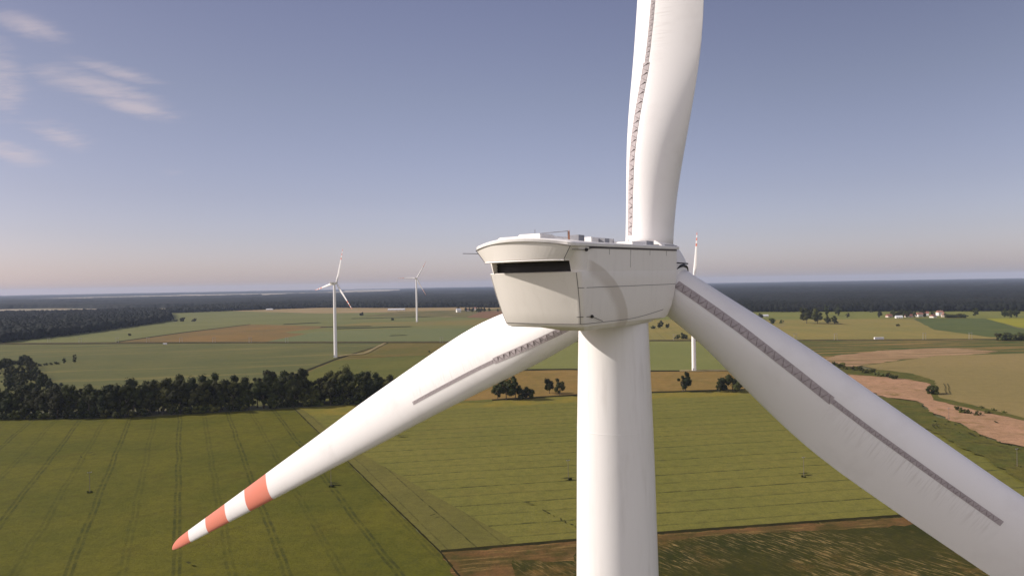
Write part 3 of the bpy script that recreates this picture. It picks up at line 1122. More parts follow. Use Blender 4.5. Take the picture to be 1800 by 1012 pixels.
patch("field", [(1515, 644), (1650, 626), (1800, 622), (2100, 618), (2100, 790), (1800, 736), (1745, 722), (1700, 711), (1648, 700), (1640, 672), (1600, 660), (1560, 655)], F13, rag=.8, n=12)
F14 = field_mat("fallow_peach", (.40, .255, .21), (.33, .22, .17), .03, c3=(.17, .13, .05), k3=.7, patch=.07, streak=(.8, -.6, .04, .35, (.50, .34, .27), .5, .68, .6), fine=1.0, finec=.35, bumpd=.25)
patch("field", [(1500, 657), (1530, 651), (1600, 661), (1638, 674), (1643, 700), (1700, 713), (1800, 738), (2100, 800), (2100, 830), (1800, 787), (1755, 779), (1700, 752), (1640, 728), (1612, 706), (1560, 700), (1500, 680), (1440, 668)],
      F14, rag=2.2, n=6)
FR = field_mat("rough_grass", (.085, .10, .03), (.13, .125, .04), .05, c3=(.04, .05, .018), k3=.8, patch=.10, fine=1.0, finec=.5, bumpd=.4)
patch("grass_bank", [(1560, 700), (1612, 707), (1640, 729), (1700, 753), (1755, 780), (1800, 788), (2100, 832), (2100, 915), (1800, 850), (1740, 812), (1680, 782), (1610, 745), (1560, 720), (1500, 690)],
      FR, rag=2.0, n=5)
patch("grass_bank", [(1462, 640), (1500, 648), (1560, 652), (1605, 658), (1643, 670), (1652, 700), (1745, 722), (1800, 736), (1800, 741), (1740, 728), (1640, 704), (1635, 676), (1600, 668), (1560, 664), (1500, 660), (1440, 650)],
      FR, rag=1.2, n=6)
# the farm road across the whole picture and the turbine tracks
MR = field_mat("dirt_road", (.10, .085, .05), (.07, .06, .035), .05, fine=.5, finec=.5, bumpd=0)
patch("road", [(-700, 611.5), (0, 603.6), (300, 601.6), (500, 601), (900, 600.5), (1150, 597.8), (1430, 597.5), (1900, 595.2), (1900, 597), (1430, 599.5), (1150, 599.8), (900, 602.4), (500, 603), (300, 603.6), (0, 605.5), (-700, 613.5)],
      MR, rag=.8, n=15)
MT = field_mat("track_pale", (.27, .24, .17), (.20, .17, .10), .1, fine=.8, finec=.2, bumpd=0)
patch("path", [(591, 626.5), (615, 623.2), (638, 621.2), (674, 603.4), (680, 603), (648, 620.4), (640, 623), (612, 625), (594, 628.4)], MT, rag=.7, n=6)
patch("path", [(1195, 651), (1300, 650.5), (1300, 653), (1195, 653.8)], MT, rag=.7, n=6)
patch("path", [(1362, 578), (1378, 571), (1381, 571.5), (1366, 579)], MT, rag=.4, n=6)

# flattened spots, turning tracks and painted shadows of the pole-foot tufts
FB = field_mat("flattened_crop_and_shadow", (.035, .04, .018), (.055, .055, .022), .2, fine=1.5, finec=.4, bumpd=0)
for (x0, y0, x1, y1, h) in ((917, 885.5, 941, 888, 1.5), (952, 898.5, 961, 903, 2.0), (964, 905, 969, 907, 1.5), (983, 913, 991, 921, 3.0), (1001, 924, 1010, 927, 2.0),
                            (690, 767.5, 718, 768.5, 1.0), (984, 843.5, 1012, 842.5, 1.8), (1402, 835.5, 1424, 834, 1.6), (574, 851, 598, 853, 1.6), (755, 911, 772, 905, 1.0),
                            (150, 800, 168, 797, 1.0), (139, 803, 145, 808, 1.6), (326, 993, 337, 994.5, 3), (312, 787, 318, 788, 1.2), (1700, 762, 1716, 770, 2.2), (1745, 742, 1756, 746, 1.5)):
    patch("flattened_and_shadow_patch", [(x0, y0), ((x0 + x1) / 2, (y0 + y1) / 2 - h * .7), (x1, y1), ((x0 + x1) / 2, (y0 + y1) / 2 + h * .8)], FB, rag=.45, n=1.2)


def wheel_line(pts, wpx):
    L_, R_ = [], []
    for (x, y) in pts:
        L_.append((x - wpx, y))
        R_.append((x + wpx, y))
    patch("wheel_track", L_ + R_[::-1], FB, rag=.1, n=3)


wheel_line([(1658.5, 676), (1662, 682), (1661, 688), (1664, 694)], .55)
wheel_line([(1664.5, 676), (1668, 682), (1667.5, 688), (1670.5, 695)], .55)
wheel_line([(1641, 747), (1639, 751), (1644, 756)], .8)
wheel_line([(1647, 746), (1645, 750), (1650, 755)], .8)

# ------------------------------------------------------------------ trees


def leaf_mat(name, c1, c2, scale=.35):
    m, t, b = newmat(name)
    tcn = N(t, 'ShaderNodeTexCoord')
    oi = N(t, 'ShaderNodeObjectInfo')
    n = noise(t, tcn.outputs['Object'], scale, 3, .7)
    c = mixc(t, mapr(t, n, .35, .65), c1, c2)
    hs = N(t, 'ShaderNodeHueSaturation')
    t.links.new(c, hs.inputs['Color'])
    t.links.new(mapr(t, oi.outputs['Random'], 0, 1, .465, .52, False), hs.inputs['Hue'])
    t.links.new(mapr(t, math_(t, 'FRACT', math_(t, 'MULTIPLY', oi.outputs['Random'], 7.3)), 0, 1, .65, 1.35, False), hs.inputs['Value'])
    setc(t, b, hs.outputs[0])
    b.inputs['Roughness'].default_value = .8
    b.inputs['Specular IOR Level'].default_value = .15
    return m


M_leaf = leaf_mat("foliage", (.013, .018, .004), (.070, .074, .017))
M_leaf2 = leaf_mat("foliage_olive", (.05, .06, .016), (.10, .10, .026))
M_bark = plain("bark", (.09, .07, .05), .9)

rng = np.random.default_rng(5)


def crown_mesh(name, seed, kind='round', nf=2600):
    """crown of leaf clumps filling a unit-height tree (z 0..1)"""
    r = np.random.default_rng(seed)
    if kind == 'round':
        zc_, hr, vr_, nl = .54, .33, .42, 22
    elif kind == 'tall':
        zc_, hr, vr_, nl = .52, .20, .44, 20
    elif kind == 'bush':
        zc_, hr, vr_, nl = .45, .55, .42, 14
    else:
        zc_, hr, vr_, nl = .55, .26, .40, 10
    L_ = []
    for i in range(nl):
        d = r.normal(size=3)
        d /= np.linalg.norm(d)
        q = r.uniform(.35, 1.08)
        c = np.array([d[0] * hr * q, d[1] * hr * q, zc_ + d[2] * vr_ * q])
        L_.append((c, r.uniform(.24, .52) * hr))
    pts, nr = [], []
    for i in range(nf):
        c, rad_ = L_[r.integers(nl)]
        d = r.normal(size=3)
        d /= np.linalg.norm(d)
        p = c + d * rad_ * r.uniform(.75, 1.08)
        p[2] = max(p[2], .05)
        pts.append(p)
        nr.append(d)
    pts, nr = np.array(pts), np.array(nr)
    n = len(pts)
    a = np.cross(nr + r.normal(scale=.5, size=nr.shape), r.normal(size=nr.shape))
    a /= np.linalg.norm(a, axis=1)[:, None]
    b = np.cross(nr, a)
    b /= np.linalg.norm(b, axis=1)[:, None] + 1e-9
    s = r.uniform(.012, .030, size=(n, 1))
    V = np.stack([pts - a * s, pts - b * s * .8, pts + a * s, pts + b * s * .9], 1).reshape(-1, 3)
    # inner dark body so that crowns are not see-through everywhere
    Fq = np.arange(n * 4).reshape(n, 4)
    ico_v, ico_f = ICO
    VV, FF = [V], [Fq]
    base = len(V)
    tri = []
    for c, rad_ in L_:
        k = ico_v * (rad_ * .80) * r.uniform(.85, 1.1, size=(len(ico_v), 1)) + c
        k[:, 2] = np.maximum(k[:, 2], .04)
        VV.append(k)
        tri.append(ico_f + base)
        base += len(k)
    allv = np.concatenate(VV)
    faces = [tuple(x) for x in Fq.tolist()] + [tuple(x) for x in np.concatenate(tri).tolist()]
    return mesh_np(name, allv, faces)


def ico(sub):
    import bmesh
    bm = bmesh.new()
    bmesh.ops.create_icosphere(bm, subdivisions=sub, radius=1)
    v = np.array([x.co[:] for x in bm.verts])
    f = np.array([[q.index for q in x.verts] for x in bm.faces])
    bm.free()
    return v, f


ICO = ico(1)
ICO2 = ico(2)


def trunk_mesh(name, seed, twin=False):
    r = random.Random(seed)
    m_ = MB()
    roots = (-.07, .08) if twin else (0,)
    for x0 in roots:
        m_.tube([(x0, 0, -.02), (x0 * 1.1, .005, .25), (x0 * 1.4 + .01, 0, .55)], [.032, .024, .014], 7)
        for i in range(5):
            a = r.uniform(0, 6.28)
            h = .22 + .07 * i
            m_.tube([(x0 * 1.2, 0, h), (x0 + math.cos(a) * .1, math.sin(a) * .1, h + .1), (x0 + math.cos(a) * .2, math.sin(a) * .2, h + .24)], [.013, .009, .004], 5)
    return mesh_np(name, m_.v, m_.f)


CROWNS = {'round': [crown_mesh("crown", s, 'round') for s in (1, 2, 3, 4)],
          'tall': [crown_mesh("crown", s, 'tall') for s in (11, 12, 13)],
          'bush': [crown_mesh("crown", s, 'bush', 800) for s in (21, 22, 23)]}
TRUNKS = [trunk_mesh("trunk", s) for s in (1, 2)] + [trunk_mesh("trunk", 3, True)]
for k_ in CROWNS:
    for me in CROWNS[k_]:
        me.materials.append(M_leaf)
olive = {}
for k_ in CROWNS:
    olive[k_] = []
    for me in CROWNS[k_]:
        c = me.copy()
        c.materials[0] = M_leaf2
        olive[k_].append(c)
for me in TRUNKS:
    me.materials.append(M_bark)
trnd = random.Random(77)


def tree(loc, h, w=None, kind='round', label=None, group=None, cat='tree', ol=False, twin=False, name=None):
    e = empty(name or ('broadleaf_tree' if kind != 'bush' else 'bush'), loc, trnd.uniform(0, 6.28))
    src = (olive if ol else CROWNS)[kind]
    wn = {'round': .78, 'tall': .48, 'bush': 1.15}[kind]
    w = w or h * wn
    c = obj("crown", trnd.choice(src), None, e)
    k = w / wn
    c.scale = (k, k, h)
    t = obj("trunk", TRUNKS[2] if twin else TRUNKS[trnd.randrange(2)], None, e)
    t.scale = (h * .9, h * .9, h)
    tag(e, label, cat, group)
    return e


# long belt across the left
BL = "dark broadleaf tree packed in the long belt across the left half"
BG = "trees of the long belt between the fields"
GAP = [(560, 590)]
cnt = 0
x = -60.0
edge = [(-120, 741), (0, 738), (200, 735), (380, 725), (515, 716), (620, 711), (700, 708)]


def edge_y(x):
    return interp(x, edge)


while x < 700:
    base = G(x, edge_y(x))
    dens = 1.0
    for row in range(3):
        if row == 2 and trnd.random() < .25:
            continue
        hh = trnd.uniform(17, 23) + row * 1.5
        if 180 < x < 330:
            hh = trnd.uniform(19, 24) + row
        elif 455 < x < 520:
            hh = trnd.uniform(23, 27)
        elif x < 180:
            hh = trnd.uniform(17, 22)
        elif 520 <= x < 560:
            hh = trnd.uniform(13, 17) + row
        elif x > 640:
            hh = trnd.uniform(15, 21)
        if row == 0 and trnd.random() < .35:
            hh *= .72
        p = base + Vector((trnd.uniform(-2, 2), 5 + row * 9 + trnd.uniform(-2, 2), 0))
        tree(p, hh, kind=trnd.choice(['round', 'round', 'tall']), label=BL, group=BG, ol=trnd.random() < .12)
        cnt += 1
    # low undergrowth in front
    if trnd.random() < .8:
        p = base + Vector((trnd.uniform(-3, 3), 1.5, 0))
        tree(p, trnd.uniform(5, 9), kind='bush', label="low dark bush at the foot of the long tree belt on the left", group="undergrowth of the tree belt", cat='bush', ol=trnd.random() < .15)
    x += 1250 / base.y * trnd.uniform(5.5, 8.0)
# wood at the far left, running back from the belt
for i in range(58):
    k = i / 57
    y = 722 - 82 * k ** .8
    xl = 50 + 85 * (1 - k) ** 2
    xx = xl - trnd.uniform(0, 75) * (1 if i % 3 else .1)
    p = G(xx, y)
    tree(p, trnd.uniform(10, 15), kind='round', label="dark tree in the wood at the left edge, behind the tree belt", group="wood at the left edge")
for (xx, yy, h) in ((8, 641, 11), (22, 641, 12), (36, 642, 12), (48, 643, 11), (58, 643, 9), (70, 643, 5), (80, 642, 5), (90, 641, 5), (100, 640, 6)):
    tree(G(xx, yy), h * .75, w=h * 1.0, kind='bush', label="low tree in the row running right from the left edge wood", group="row of low trees by the left edge")
tree(G(113, 639), 8.5, kind='tall', label="shorter left one of two lone trees ending the low row at left")
tree(G(131, 638), 11, kind='tall', label="taller right one of two lone trees ending the low row at left")
ONE = [
    (875, 702, 14, 'round', "leftmost tree of the dark clump under the left blade, beside the nacelle tower"),
    (890, 702.5, 19, 'round', "tallest tree of the dark clump just right of the left blade"),
    (906, 702, 18, 'round', "broad tree in the middle of the dark clump left of the tower"),
    (924, 701, 12, 'bush', "low rounded bush at the right end of the dark clump left of the tower"),
    (966, 692, 13.5, 'round', "slim left tree of the pair just left of the near tower"),
    (984, 695, 13.5, 'round', "round right tree of the pair just left of the near tower"),
    (1203, 688.5, 16, 'round', "lone twin-trunk tree at the field edge right of the near tower"),
    (1265, 689, 12, 'tall', "slim small tree left of the bushy one by the right blade"),
    (1288, 688, 17, 'bush', "wide bushy tree just left of the right blade's lower edge"),
    (1337, 562, 15, 'round', "round tree just right of the blade beside a white shed"),
    (1358, 569, 15, 'bush', "wide low dark bush on the pale field right of the blade"),
    (1373, 568, 9, 'bush', "small bush touching the right end of the wide low one"),
    (1418, 569, 35, 'round', "large left tree of the twin clump in the pale field on the right"),
    (1437, 569.5, 31, 'round', "large right tree of the twin clump in the pale field on the right"),
    (1454, 556, 30, 'tall', "tall tree against the forest behind the twin clump"),
    (1456, 570, 17, 'round', "left of two low round trees right of the twin clump"),
    (1467, 570.5, 16, 'round', "right of two low round trees right of the twin clump"),
    (1473, 556, 24, 'round', "round tree by itself near the forest, right of the tall one"),
    (1490, 559, 12, 'round', "small lone tree near the forest between twin clump and village"),
    (1546, 559, 17, 'round', "round tree just left of the village houses"),
    (1578, 573.5, 6, 'bush', "tiny dark bush alone in the middle of the pale field"),
    (1531, 549, 8, 'bush', "tiny bush at the forest edge left of the village"),
    (1714, 557, 20, 'round', "lone round tree right of the village hedge"),
    (1765, 559, 20, 'round', "left tree of the dark group beyond the bright yellow field"),
    (1775, 560, 19, 'round', "middle tree of the dark group beyond the bright yellow field"),
    (1786, 559, 20, 'round', "right tree of the dark group beyond the bright yellow field"),
    (1640, 694, 9, 'bush', "tall shrub at the corner of the pale olive field and the peach fallow"),
    (1683, 722, 4.2, 'bush', "dark round shrub leftmost in the row on the peach fallow"),
    (1692, 727, 4.2, 'bush', "second dark shrub from the left on the peach fallow"),
    (1702, 728, 4.2, 'bush', "third dark shrub from the left on the peach fallow"),
    (1717, 731, 4.2, 'bush', "wide dark shrub at the right end of the row on the peach fallow"),
    (1735, 728, 3.8, 'bush', "dark shrub on the grassy strip by the right picture edge"),
    (309, 565, 8, 'bush', "low bush leftmost of three below the left far wood's tip"),
    (320, 565, 15, 'bush', "biggest of three bushes right of the left far wood's tip"),
    (341, 565, 12, 'bush', "rightmost of three bushes right of the left far wood's tip"),
    (228, 590, 6, 'bush', "tiny lone bush in the grey-green field at left"),
    (690, 563, 8, 'bush', "small dark bush left of the farthest turbine's foot"),
    (635, 555, 14, 'bush', "dark bush in front of the pale fields, left of the farthest turbine"),
    (1148, 578, 8, 'bush', "small bush right beside the near tower under the nacelle"),
    (1161, 578, 15, 'round', "round tree under the nacelle front, right of the tower"),
    (1173, 578, 11, 'round', "right small tree under the nacelle front"),
    (1190, 596, 9, 'bush', "small bush at the road under the right blade's root"),
    (1203, 596, 12, 'bush', "larger bush at the road under the right blade's root"),
    (755, 619, 3.2, 'bush', "tiny dark bush in the brown field left of the left blade"),
]
for (px, py, h, kind, lab) in ONE:
    wide = h * .95 if px in (1418, 1437, 1358, 1456, 1467, 1337) else None
    tree(G(px, py), h, w=wide, kind=kind, label=lab, twin=(px == 1203), group=None, cat='tree' if kind != 'bush' else 'bush', ol=(px in (1735,)))
# pale shrubs near the right edge
for (px, py, h, lab) in ((1727, 719, 3.0, "pale green shrub, left one above the dark shrubs on the fallow"), (1748, 723, 2.8, "pale green shrub in the middle above the grassy strip"),
                         (1766, 727, 2.8, "pale green shrub nearest the right picture edge")):
    tree(G(px, py), h, kind='bush', label=lab, cat='bush', ol=True)
# rows of shrubs
for i in range(17):
    k = i / 16
    px = 1468 + 105 * k
    py = 643 + 24 * k + trnd.uniform(-2, 3)
    tree(G(px, py), trnd.uniform(4, 8), kind='bush', label="shrub in the dense row between peach fallow and pale olive field", group="shrubs along the fallow", cat='bush', ol=trnd.random() < .3)
for i in range(9):
    px = 1665 + i * 3.9
    tree(G(px, 559), trnd.uniform(9, 13), kind='bush', label="bush of the straight hedge right of the village", group="hedge by the village", cat='bush')
for i in range(12):
    px = 1759 + i * 5
    tree(G(px, 598.5 + trnd.uniform(-2, 1)), trnd.uniform(10, 14), kind='bush', label="bush of the thick dark clump by the road at the right edge", group="dark clump at the right edge", cat='bush')
for i in range(22):
    px = trnd.choice([trnd.uniform(1560, 1604), trnd.uniform(1604, 1665)])
    tree(G(px, 556.5 + trnd.uniform(-2, 2)), trnd.uniform(9, 17), kind='round', label="dark tree among the village houses", group="village trees")
for i in range(16):
    px = trnd.uniform(800, 880)
    tree(G(px, 547 + trnd.uniform(-1.5, 3)), trnd.uniform(10, 18), kind='round', label="tree around the farm sheds left of the nacelle", group="trees around the sheds")
for i in range(14):
    px = trnd.uniform(1640, 1800)
    k = (px - 1640) / 160
    tree(G(px, 735 + 52 * k + trnd.uniform(0, 14)), trnd.uniform(.9, 2.0), kind='bush', label="small dark bush on the rough bank below the peach fallow", group="bushes on the rough bank", cat='bush')

# ------------------------------------------------------------------ forests (masses nobody could count)


def forest_mat(name, c1, c2, c3):
    m, t, b = newmat(name)
    p = geo_pos(t)
    n1 = noise(t, p, .0022, 5, .6)
    n2 = noise(t, p, .03, 4, .75)
    c = mixc(t, mapr(t, n2, .35, .65), c1, c2)
    c = mixc(t, mapr(t, n1, .46, .62, 0, .6), c, c3)
    setc(t, b, c)
    b.inputs['Roughness'].default_value = .9
    b.inputs['Specular IOR Level'].default_value = .1
    return m


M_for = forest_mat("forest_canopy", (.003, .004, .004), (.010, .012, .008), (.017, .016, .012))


def in_poly(P_, poly):
    x, y = P_[:, 0], P_[:, 1]
    c = np.zeros(len(P_), bool)
    j = len(poly) - 1
    for i in range(len(poly)):
        xi, yi = poly[i]
        xj, yj = poly[j]
        k = ((yi > y) != (yj > y)) & (x < (xj - xi) * (y - yi) / (yj - yi + 1e-12) + xi)
        c ^= k
        j = i
    return c


def forest(name, poly_px, spacing, h, seed, world=False):
    poly = [(p.x, p.y) for p in (G(*q) for q in poly_px)] if not world else poly_px
    A_ = np.array(poly)
    r = np.random.default_rng(seed)
    x0, y0 = A_.min(0)
    x1, y1 = A_.max(0)
    gx, gy = np.meshgrid(np.arange(x0, x1, spacing), np.arange(y0, y1, spacing))
    P_ = np.stack([gx.ravel(), gy.ravel()], 1)
    P_ += r.uniform(-.45, .45, P_.shape) * spacing
    P_ = P_[in_poly(P_, poly)]
    n = len(P_)
    iv, ifc = ICO2
    # jittered crown shapes: 12 variants
    var = [iv * r.uniform(.7, 1.25, size=(len(iv), 1)) for _ in range(12)]
    hs = h * r.uniform(.72, 1.15, n)
    ws = spacing * r.uniform(.55, .85, n)
    VV = np.empty((n, len(iv), 3), np.float32)
    vi = r.integers(0, 12, n)
    ang = r.uniform(0, 6.28, n)
    for k in range(12):
        m_ = vi == k
        s = var[k]
        ca, sa = np.cos(ang[m_])[:, None], np.sin(ang[m_])[:, None]
        VV[m_, :, 0] = (s[:, 0] * ca - s[:, 1] * sa) * ws[m_][:, None] + P_[m_, 0][:, None]
        VV[m_, :, 1] = (s[:, 0] * sa + s[:, 1] * ca) * ws[m_][:, None] + P_[m_, 1][:, None]
        VV[m_, :, 2] = np.maximum(hs[m_][:, None] * .55 + s[:, 2] * hs[m_][:, None] * .46, 0)
    FF = (ifc[None] + (np.arange(n) * len(iv))[:, None, None]).reshape(-1, 3)
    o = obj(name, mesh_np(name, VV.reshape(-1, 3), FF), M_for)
    tag(o, kind='stuff')
    return o, n


o_, n_ = forest("forest", [(-420, 640), (-300, 620), (0, 603), (90, 593), (150, 586), (240, 573), (300, 564), (296, 553), (270, 549), (225, 549), (120, 553), (0, 555), (-420, 560)], 11, 19, 1)
tag(o_, "dark dense wood reaching in from the left edge behind the grey-green field", "wood")


def dmix(px, y):
    return G(px, y)


front = [(-400, 541), (-100, 540), (60, 541)]
# front band of the big forest, right
o_, n2_ = forest("forest", [(1120, 551), (1300, 549), (1560, 548), (1800, 547.5), (2200, 546), (2200, 533), (1800, 533), (1500, 534), (1120, 536)], 12, 20, 2)
tag(o_, "edge of the vast dark forest on the right, behind the village", "forest edge")
o_, n3_ = forest("forest", [(290, 551), (420, 546), (560, 541), (700, 541.5), (800, 540.5), (900, 541), (980, 542), (980, 530), (800, 530), (600, 530), (470, 533), (380, 541), (300, 547)], 13, 19, 3)
tag(o_, "edge of the vast bluish forest in the centre, behind the pale fields", "forest edge")
print("crowns", n_, n2_, n3_)

# canopy carpet to the horizon
r_ = np.random.default_rng(9)
nr_, na_ = 240, 700
RR = 2050 * (20500 / 2050) ** (np.arange(nr_) / (nr_ - 1))
AA = np.linspace(rad(-52), rad(52), na_)
rr_, aa_ = np.meshgrid(RR, AA, indexing='ij')
rr_ = rr_ * (1 + r_.uniform(-.004, .004, rr_.shape))
XX, YY = rr_ * np.sin(aa_), rr_ * np.cos(aa_)


def vnoise(X, Y, s, seed):
    r = np.random.default_rng(seed)
    T_ = r.random((64, 64))
    x, y = X / s, Y / s
    xi, yi = np.floor(x).astype(int), np.floor(y).astype(int)
    fx, fy = x - xi, y - yi
    fx, fy = fx * fx * (3 - 2 * fx), fy * fy * (3 - 2 * fy)
    g = lambda a, b: T_[a % 64, b % 64]
    return (g(xi, yi) * (1 - fx) + g(xi + 1, yi) * fx) * (1 - fy) + (g(xi, yi + 1) * (1 - fx) + g(xi + 1, yi + 1) * fx) * fy


ZZ = 12 + 6 * r_.random(XX.shape) + 5 * vnoise(XX, YY, 160, 3)
# where the land is forest: start distance depends on direction, with clearings
start = np.interp(np.degrees(aa_), [-52, -36, -30, -24, -17, -10, 0, 8, 14, 36, 52], [4700, 4700, 4300, 4100, 3700, 3150, 3000, 2700, 2350, 2330, 2400])
mask = rr_ > start + 500 * (vnoise(XX, YY, 900, 5) - .5)
clear = (vnoise(XX, YY, 700, 8) > .76) & (rr_ < 15000) & (rr_ > 5200)
ZZ = ZZ + 7 * vnoise(XX, YY, 850, 21)
big_clear = (vnoise(XX, YY * .7, 2400, 12) > .60) & (np.degrees(aa_) < -9) & (rr_ > 4600)
big_clear |= (vnoise(XX, YY * .6, 1900, 15) > .80) & (rr_ > 4200)
clear |= big_clear
ZZ = np.where(mask & ~clear, ZZ, -3)
idx = np.arange(nr_ * na_).reshape(nr_, na_)
Fq = np.stack([idx[:-1, :-1], idx[1:, :-1], idx[1:, 1:], idx[:-1, 1:]], -1).reshape(-1, 4)
zf = ZZ.ravel()
keep = (zf[Fq] > 0).any(1)
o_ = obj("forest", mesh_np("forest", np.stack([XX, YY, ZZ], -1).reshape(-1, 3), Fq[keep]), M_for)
tag(o_, "endless bluish forest stretching to the horizon", "forest", kind='stuff')

# ------------------------------------------------------------------ poles, buildings
M_conc = plain("concrete_pole", (.34, .31, .29), .8)
M_wall = [plain("house_wall", c, .8) for c in ((.72, .68, .62), (.60, .50, .42), (.75, .72, .70))]
M_roof = [plain("house_roof", c, .8, .2, 1) for c in ((.26, .10, .07), (.16, .13, .13), (.33, .16, .11), (.55, .55, .56))]
M_glass = plain("window_glass", (.04, .05, .06), .15)


def h_pole(px, py, label, h=9.5):
    p = G(px, py)
    e = empty("power_pole", p, trnd.uniform(-.05, .05))
    for s in (-1, 1):
        m_ = MB()
        m_.tube([(s * 2.1, 0, 0), (s * 1.9, 0, h)], [.24, .17], 6)
        m_.build("post", M_conc, e)
    m_ = MB()
    m_.box(-2.6, 2.6, -.15, .15, h - .9, h - .5)
    m_.build("crossbar", M_conc, e)
    tag(e, label, "power pole", "H-shaped poles along the farm road")


for i, (px, tx) in enumerate(((86, "leftmost, beside the left wood"), (141, "second from the left edge"), (206, "third from the left edge"),
                              (260, "where the brown field wedge begins"), (318, "on the brown field wedge, left part"), (376, "on the brown field wedge, right part"),
                              (440, "right of the brown wedge"), (504, "just left of the first far turbine"), (776, "left of the left blade"))):
    h_pole(px, 602.6, "H-shaped pole on the left farm road, " + tx)
for i, (px, py, tx) in enumerate(((1186, 599, "under the right blade's root"), (1398, 598.5, "just right of the blade"), (1469, 598.3, "left of the white container"),
                                  (1625, 597.5, "right of the white container"), (1706, 597, "beside the dark clump"))):
    h_pole(px, py, "H-shaped pole on the right farm road, " + tx, 10.5)


M_wood = plain("weathered_wood", (.16, .13, .11), .85)


def pole(px, py, label, h=9.5):
    p = G(px, py)
    e = empty("power_pole", p, rad(20))
    m_ = MB()
    m_.tube([(0, 0, 0), (0, 0, h)], [.13, .08], 8)
    m_.build("post", M_wood, e)
    m_ = MB()
    m_.box(-.9, .9, -.06, .06, h - .55, h - .40)
    for s in (-.8, 0, .8):
        m_.tube([(s, 0, h - .4), (s, 0, h - .1)], .05, 6)
    m_.build("crossbar", M_grey, e)
    tag(e, label, "power pole", "slim poles crossing the near fields")
    for i in range(3):
        a = trnd.uniform(0, 6.28)
        tree(p + Vector((math.cos(a) * 1.0, math.sin(a) * 1.0, 0)), trnd.uniform(.8, 1.5), kind='bush', label="weed tuft growing around a slim pole's foot in the near fields",
             group="weed tufts at pole feet", cat='weeds', name='weed_tuft')


for px, py, tx in ((158, 865, "in the bright green field above the left blade tip's left"), (582, 855, "in the green field below the left blade's middle"),
                   (999, 843, "hidden close beside the near tower's left edge"), (1413, 838, "in the olive field between tower and right blade"),
                   (1788, 822, "at the right picture edge above the right blade")):
    pole(px, py, "slim single pole " + tx)
pole(1668, 738, "slim brown pole on the grassy bank by the peach fallow", 8)


def house(px, py, w, d, h, rz, wall, roof, label, group, nm='house', rise=.45, chim=True):
    e = empty(nm, G(px, py), rz)
    m_ = MB()
    m_.box(-w / 2, w / 2, -d / 2, d / 2, 0, h)
    wl = m_.build("wall", M_wall[wall], e)
    m_ = MB()
    rh = d * rise
    o = .5
    m_.add([(-w / 2 - o, -d / 2 - o, h - .1), (w / 2 + o, -d / 2 - o, h - .1), (w / 2 + o, d / 2 + o, h - .1), (-w / 2 - o, d / 2 + o, h - .1), (-w / 2 - o, 0, h + rh), (w / 2 + o, 0, h + rh)],
           [(0, 1, 5, 4), (2, 3, 4, 5), (0, 4, 3), (1, 2, 5), (0, 3, 2, 1)])
    rf = m_.build("roof", M_roof[roof], e)
    m_ = MB()
    m_.add([(-w / 2, -d / 2, h), (-w / 2, d / 2, h), (-w / 2, 0, h + rh - .5), (w / 2, -d / 2, h), (w / 2, d / 2, h), (w / 2, 0, h + rh - .5)],
           [(0, 2, 1), (3, 4, 5)])
    g = m_.build("gable", M_wall[wall], wl)
    if chim:
        m_ = MB()
        m_.box(w * .15, w * .15 + .8, -.4, .4, h + rh - 1, h + rh + 1.1)
        m_.build("chimney", M_roof[2], rf)
    n = max(2, int(w / 4))
    for i in range(n):
        x = -w / 2 + w * (i + .5) / n
        m_ = MB()
        m_.box(x - .6, x + .6, -d / 2 - .03, -d / 2 + .05, h * .35, h * .35 + 1.4)
        m_.build("window", M_glass, e)
    m_ = MB()
    m_.box(w * .02 - .5, w * .02 + .5, -d / 2 - .04, -d / 2 + .05, 0, 2.1)
    m_.build("door", M_dark, e)
    tag(e, label, "house" if nm == 'house' else "shed", group)


VG_ = "houses of the village on the right"
house(1563, 558, 12, 9, 4, .2, 1, 0, "small leftmost village house with a dark red roof", VG_)
house(1580, 559.5, 14, 8, 3, -.1, 2, 3, "low white shed in front of the village's left part", VG_, 'shed')
house(1598, 558, 16, 9, 4, .1, 1, 0, "brown-roofed village house between dark trees", VG_)
house(1616, 557, 16, 10, 6, .3, 0, 2, "white two-storey village house left of centre", VG_)
house(1627, 555, 12, 9, 6, -.4, 2, 0, "white village house with a steep red roof behind the others", VG_)
house(1640, 558.5, 15, 9, 4, .6, 0, 0, "low white house nearest the viewer in the village", VG_)
house(1652, 555, 13, 10, 8, .1, 2, 2, "tallest white village house at the right end", VG_)
house(1659, 557.5, 10, 9, 6, 1.2, 1, 2, "cream village house rightmost, before the hedge", VG_)
SG_ = "farm buildings left of the nacelle"
house(697, 546, 62, 16, 5, 0, 0, 3, "long pale low barn in the fields left of the farthest turbine", SG_, 'barn', .2, False)
house(806, 549, 14, 12, 8, .4, 0, 3, "white block-shaped farm building nearest the nacelle's left", SG_, 'house')
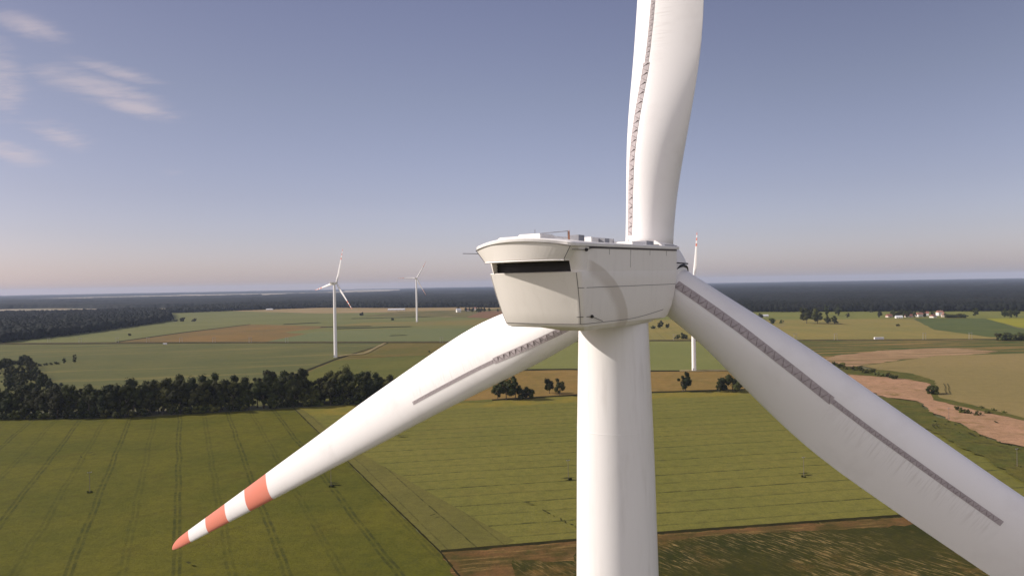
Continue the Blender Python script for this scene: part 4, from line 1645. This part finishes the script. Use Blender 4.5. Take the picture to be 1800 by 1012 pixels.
house(822, 547, 12, 9, 5, .1, 2, 0, "small white farmhouse right of the white block", SG_)
house(834, 545, 14, 9, 6, -.2, 2, 2, "white farmhouse rightmost beside the nacelle", SG_)
house(826, 537, 50, 14, 5, .05, 0, 3, "long pale barn among the trees behind the farmhouses", SG_, 'barn', .2, False)
house(474, 545, 26, 12, 4, 0, 0, 3, "pale barn far away left of the first far turbine", None, 'barn', .2, False)
house(1345, 557, 14, 9, 3.5, .1, 2, 3, "white shed by the round tree just right of the blade", None, 'shed', .3, False)
# white container by the road
e = empty("container", G(1545, 596.8), 0)
m_ = MB()
m_.box(-6.8, 6.8, -1.5, 1.5, .5, 3.6)
m_.build("body", M_wall[2], e)
m_ = MB()
for i in range(12):
    m_.box(-6.5 + i * 1.13, -6.35 + i * 1.13, -1.58, -1.5, .6, 3.5)
m_.build("rib", M_conc, e)
m_ = MB()
m_.box(-6.6, 6.6, -1.2, 1.2, 0, .5)
m_.build("skid", M_dark, e)
tag(e, "long low white container standing alone by the right farm road", "container")
# tiny white van on the left farm road
e = empty("parked_van", G(290, 605.5), .1)
m_ = MB()
m_.bbox(-3, 3, -1.1, 1.1, .45, 2.5, .25)
m_.build("body", M_wall[2], e)
m_ = MB()
for sx in (-2, 2):
    m_.tube([(sx, -1.15, .45), (sx, 1.15, .45)], .45, 12)
m_.build("wheel", M_dark, e)
tag(e, "tiny white van stopped on the left farm road", "van")

# ------------------------------------------------------------------ haze
m = bpy.data.materials.new("haze")
m.use_nodes = True
t = m.node_tree
t.nodes.clear()
pv = t.nodes.new('ShaderNodeVolumePrincipled')
pv.inputs['Color'].default_value = (.60, .70, .92, 1)
pv.inputs['Density'].default_value = 3.8e-5
pv.inputs['Anisotropy'].default_value = 0.0
o = t.nodes.new('ShaderNodeOutputMaterial')
t.links.new(pv.outputs[0], o.inputs['Volume'])
hb = MB()
hb.box(-21500, 21500, -21500, 21500, -4.5, 175)
tag(hb.build("haze", m), "thin blue haze over the whole plain", "haze", kind='stuff')
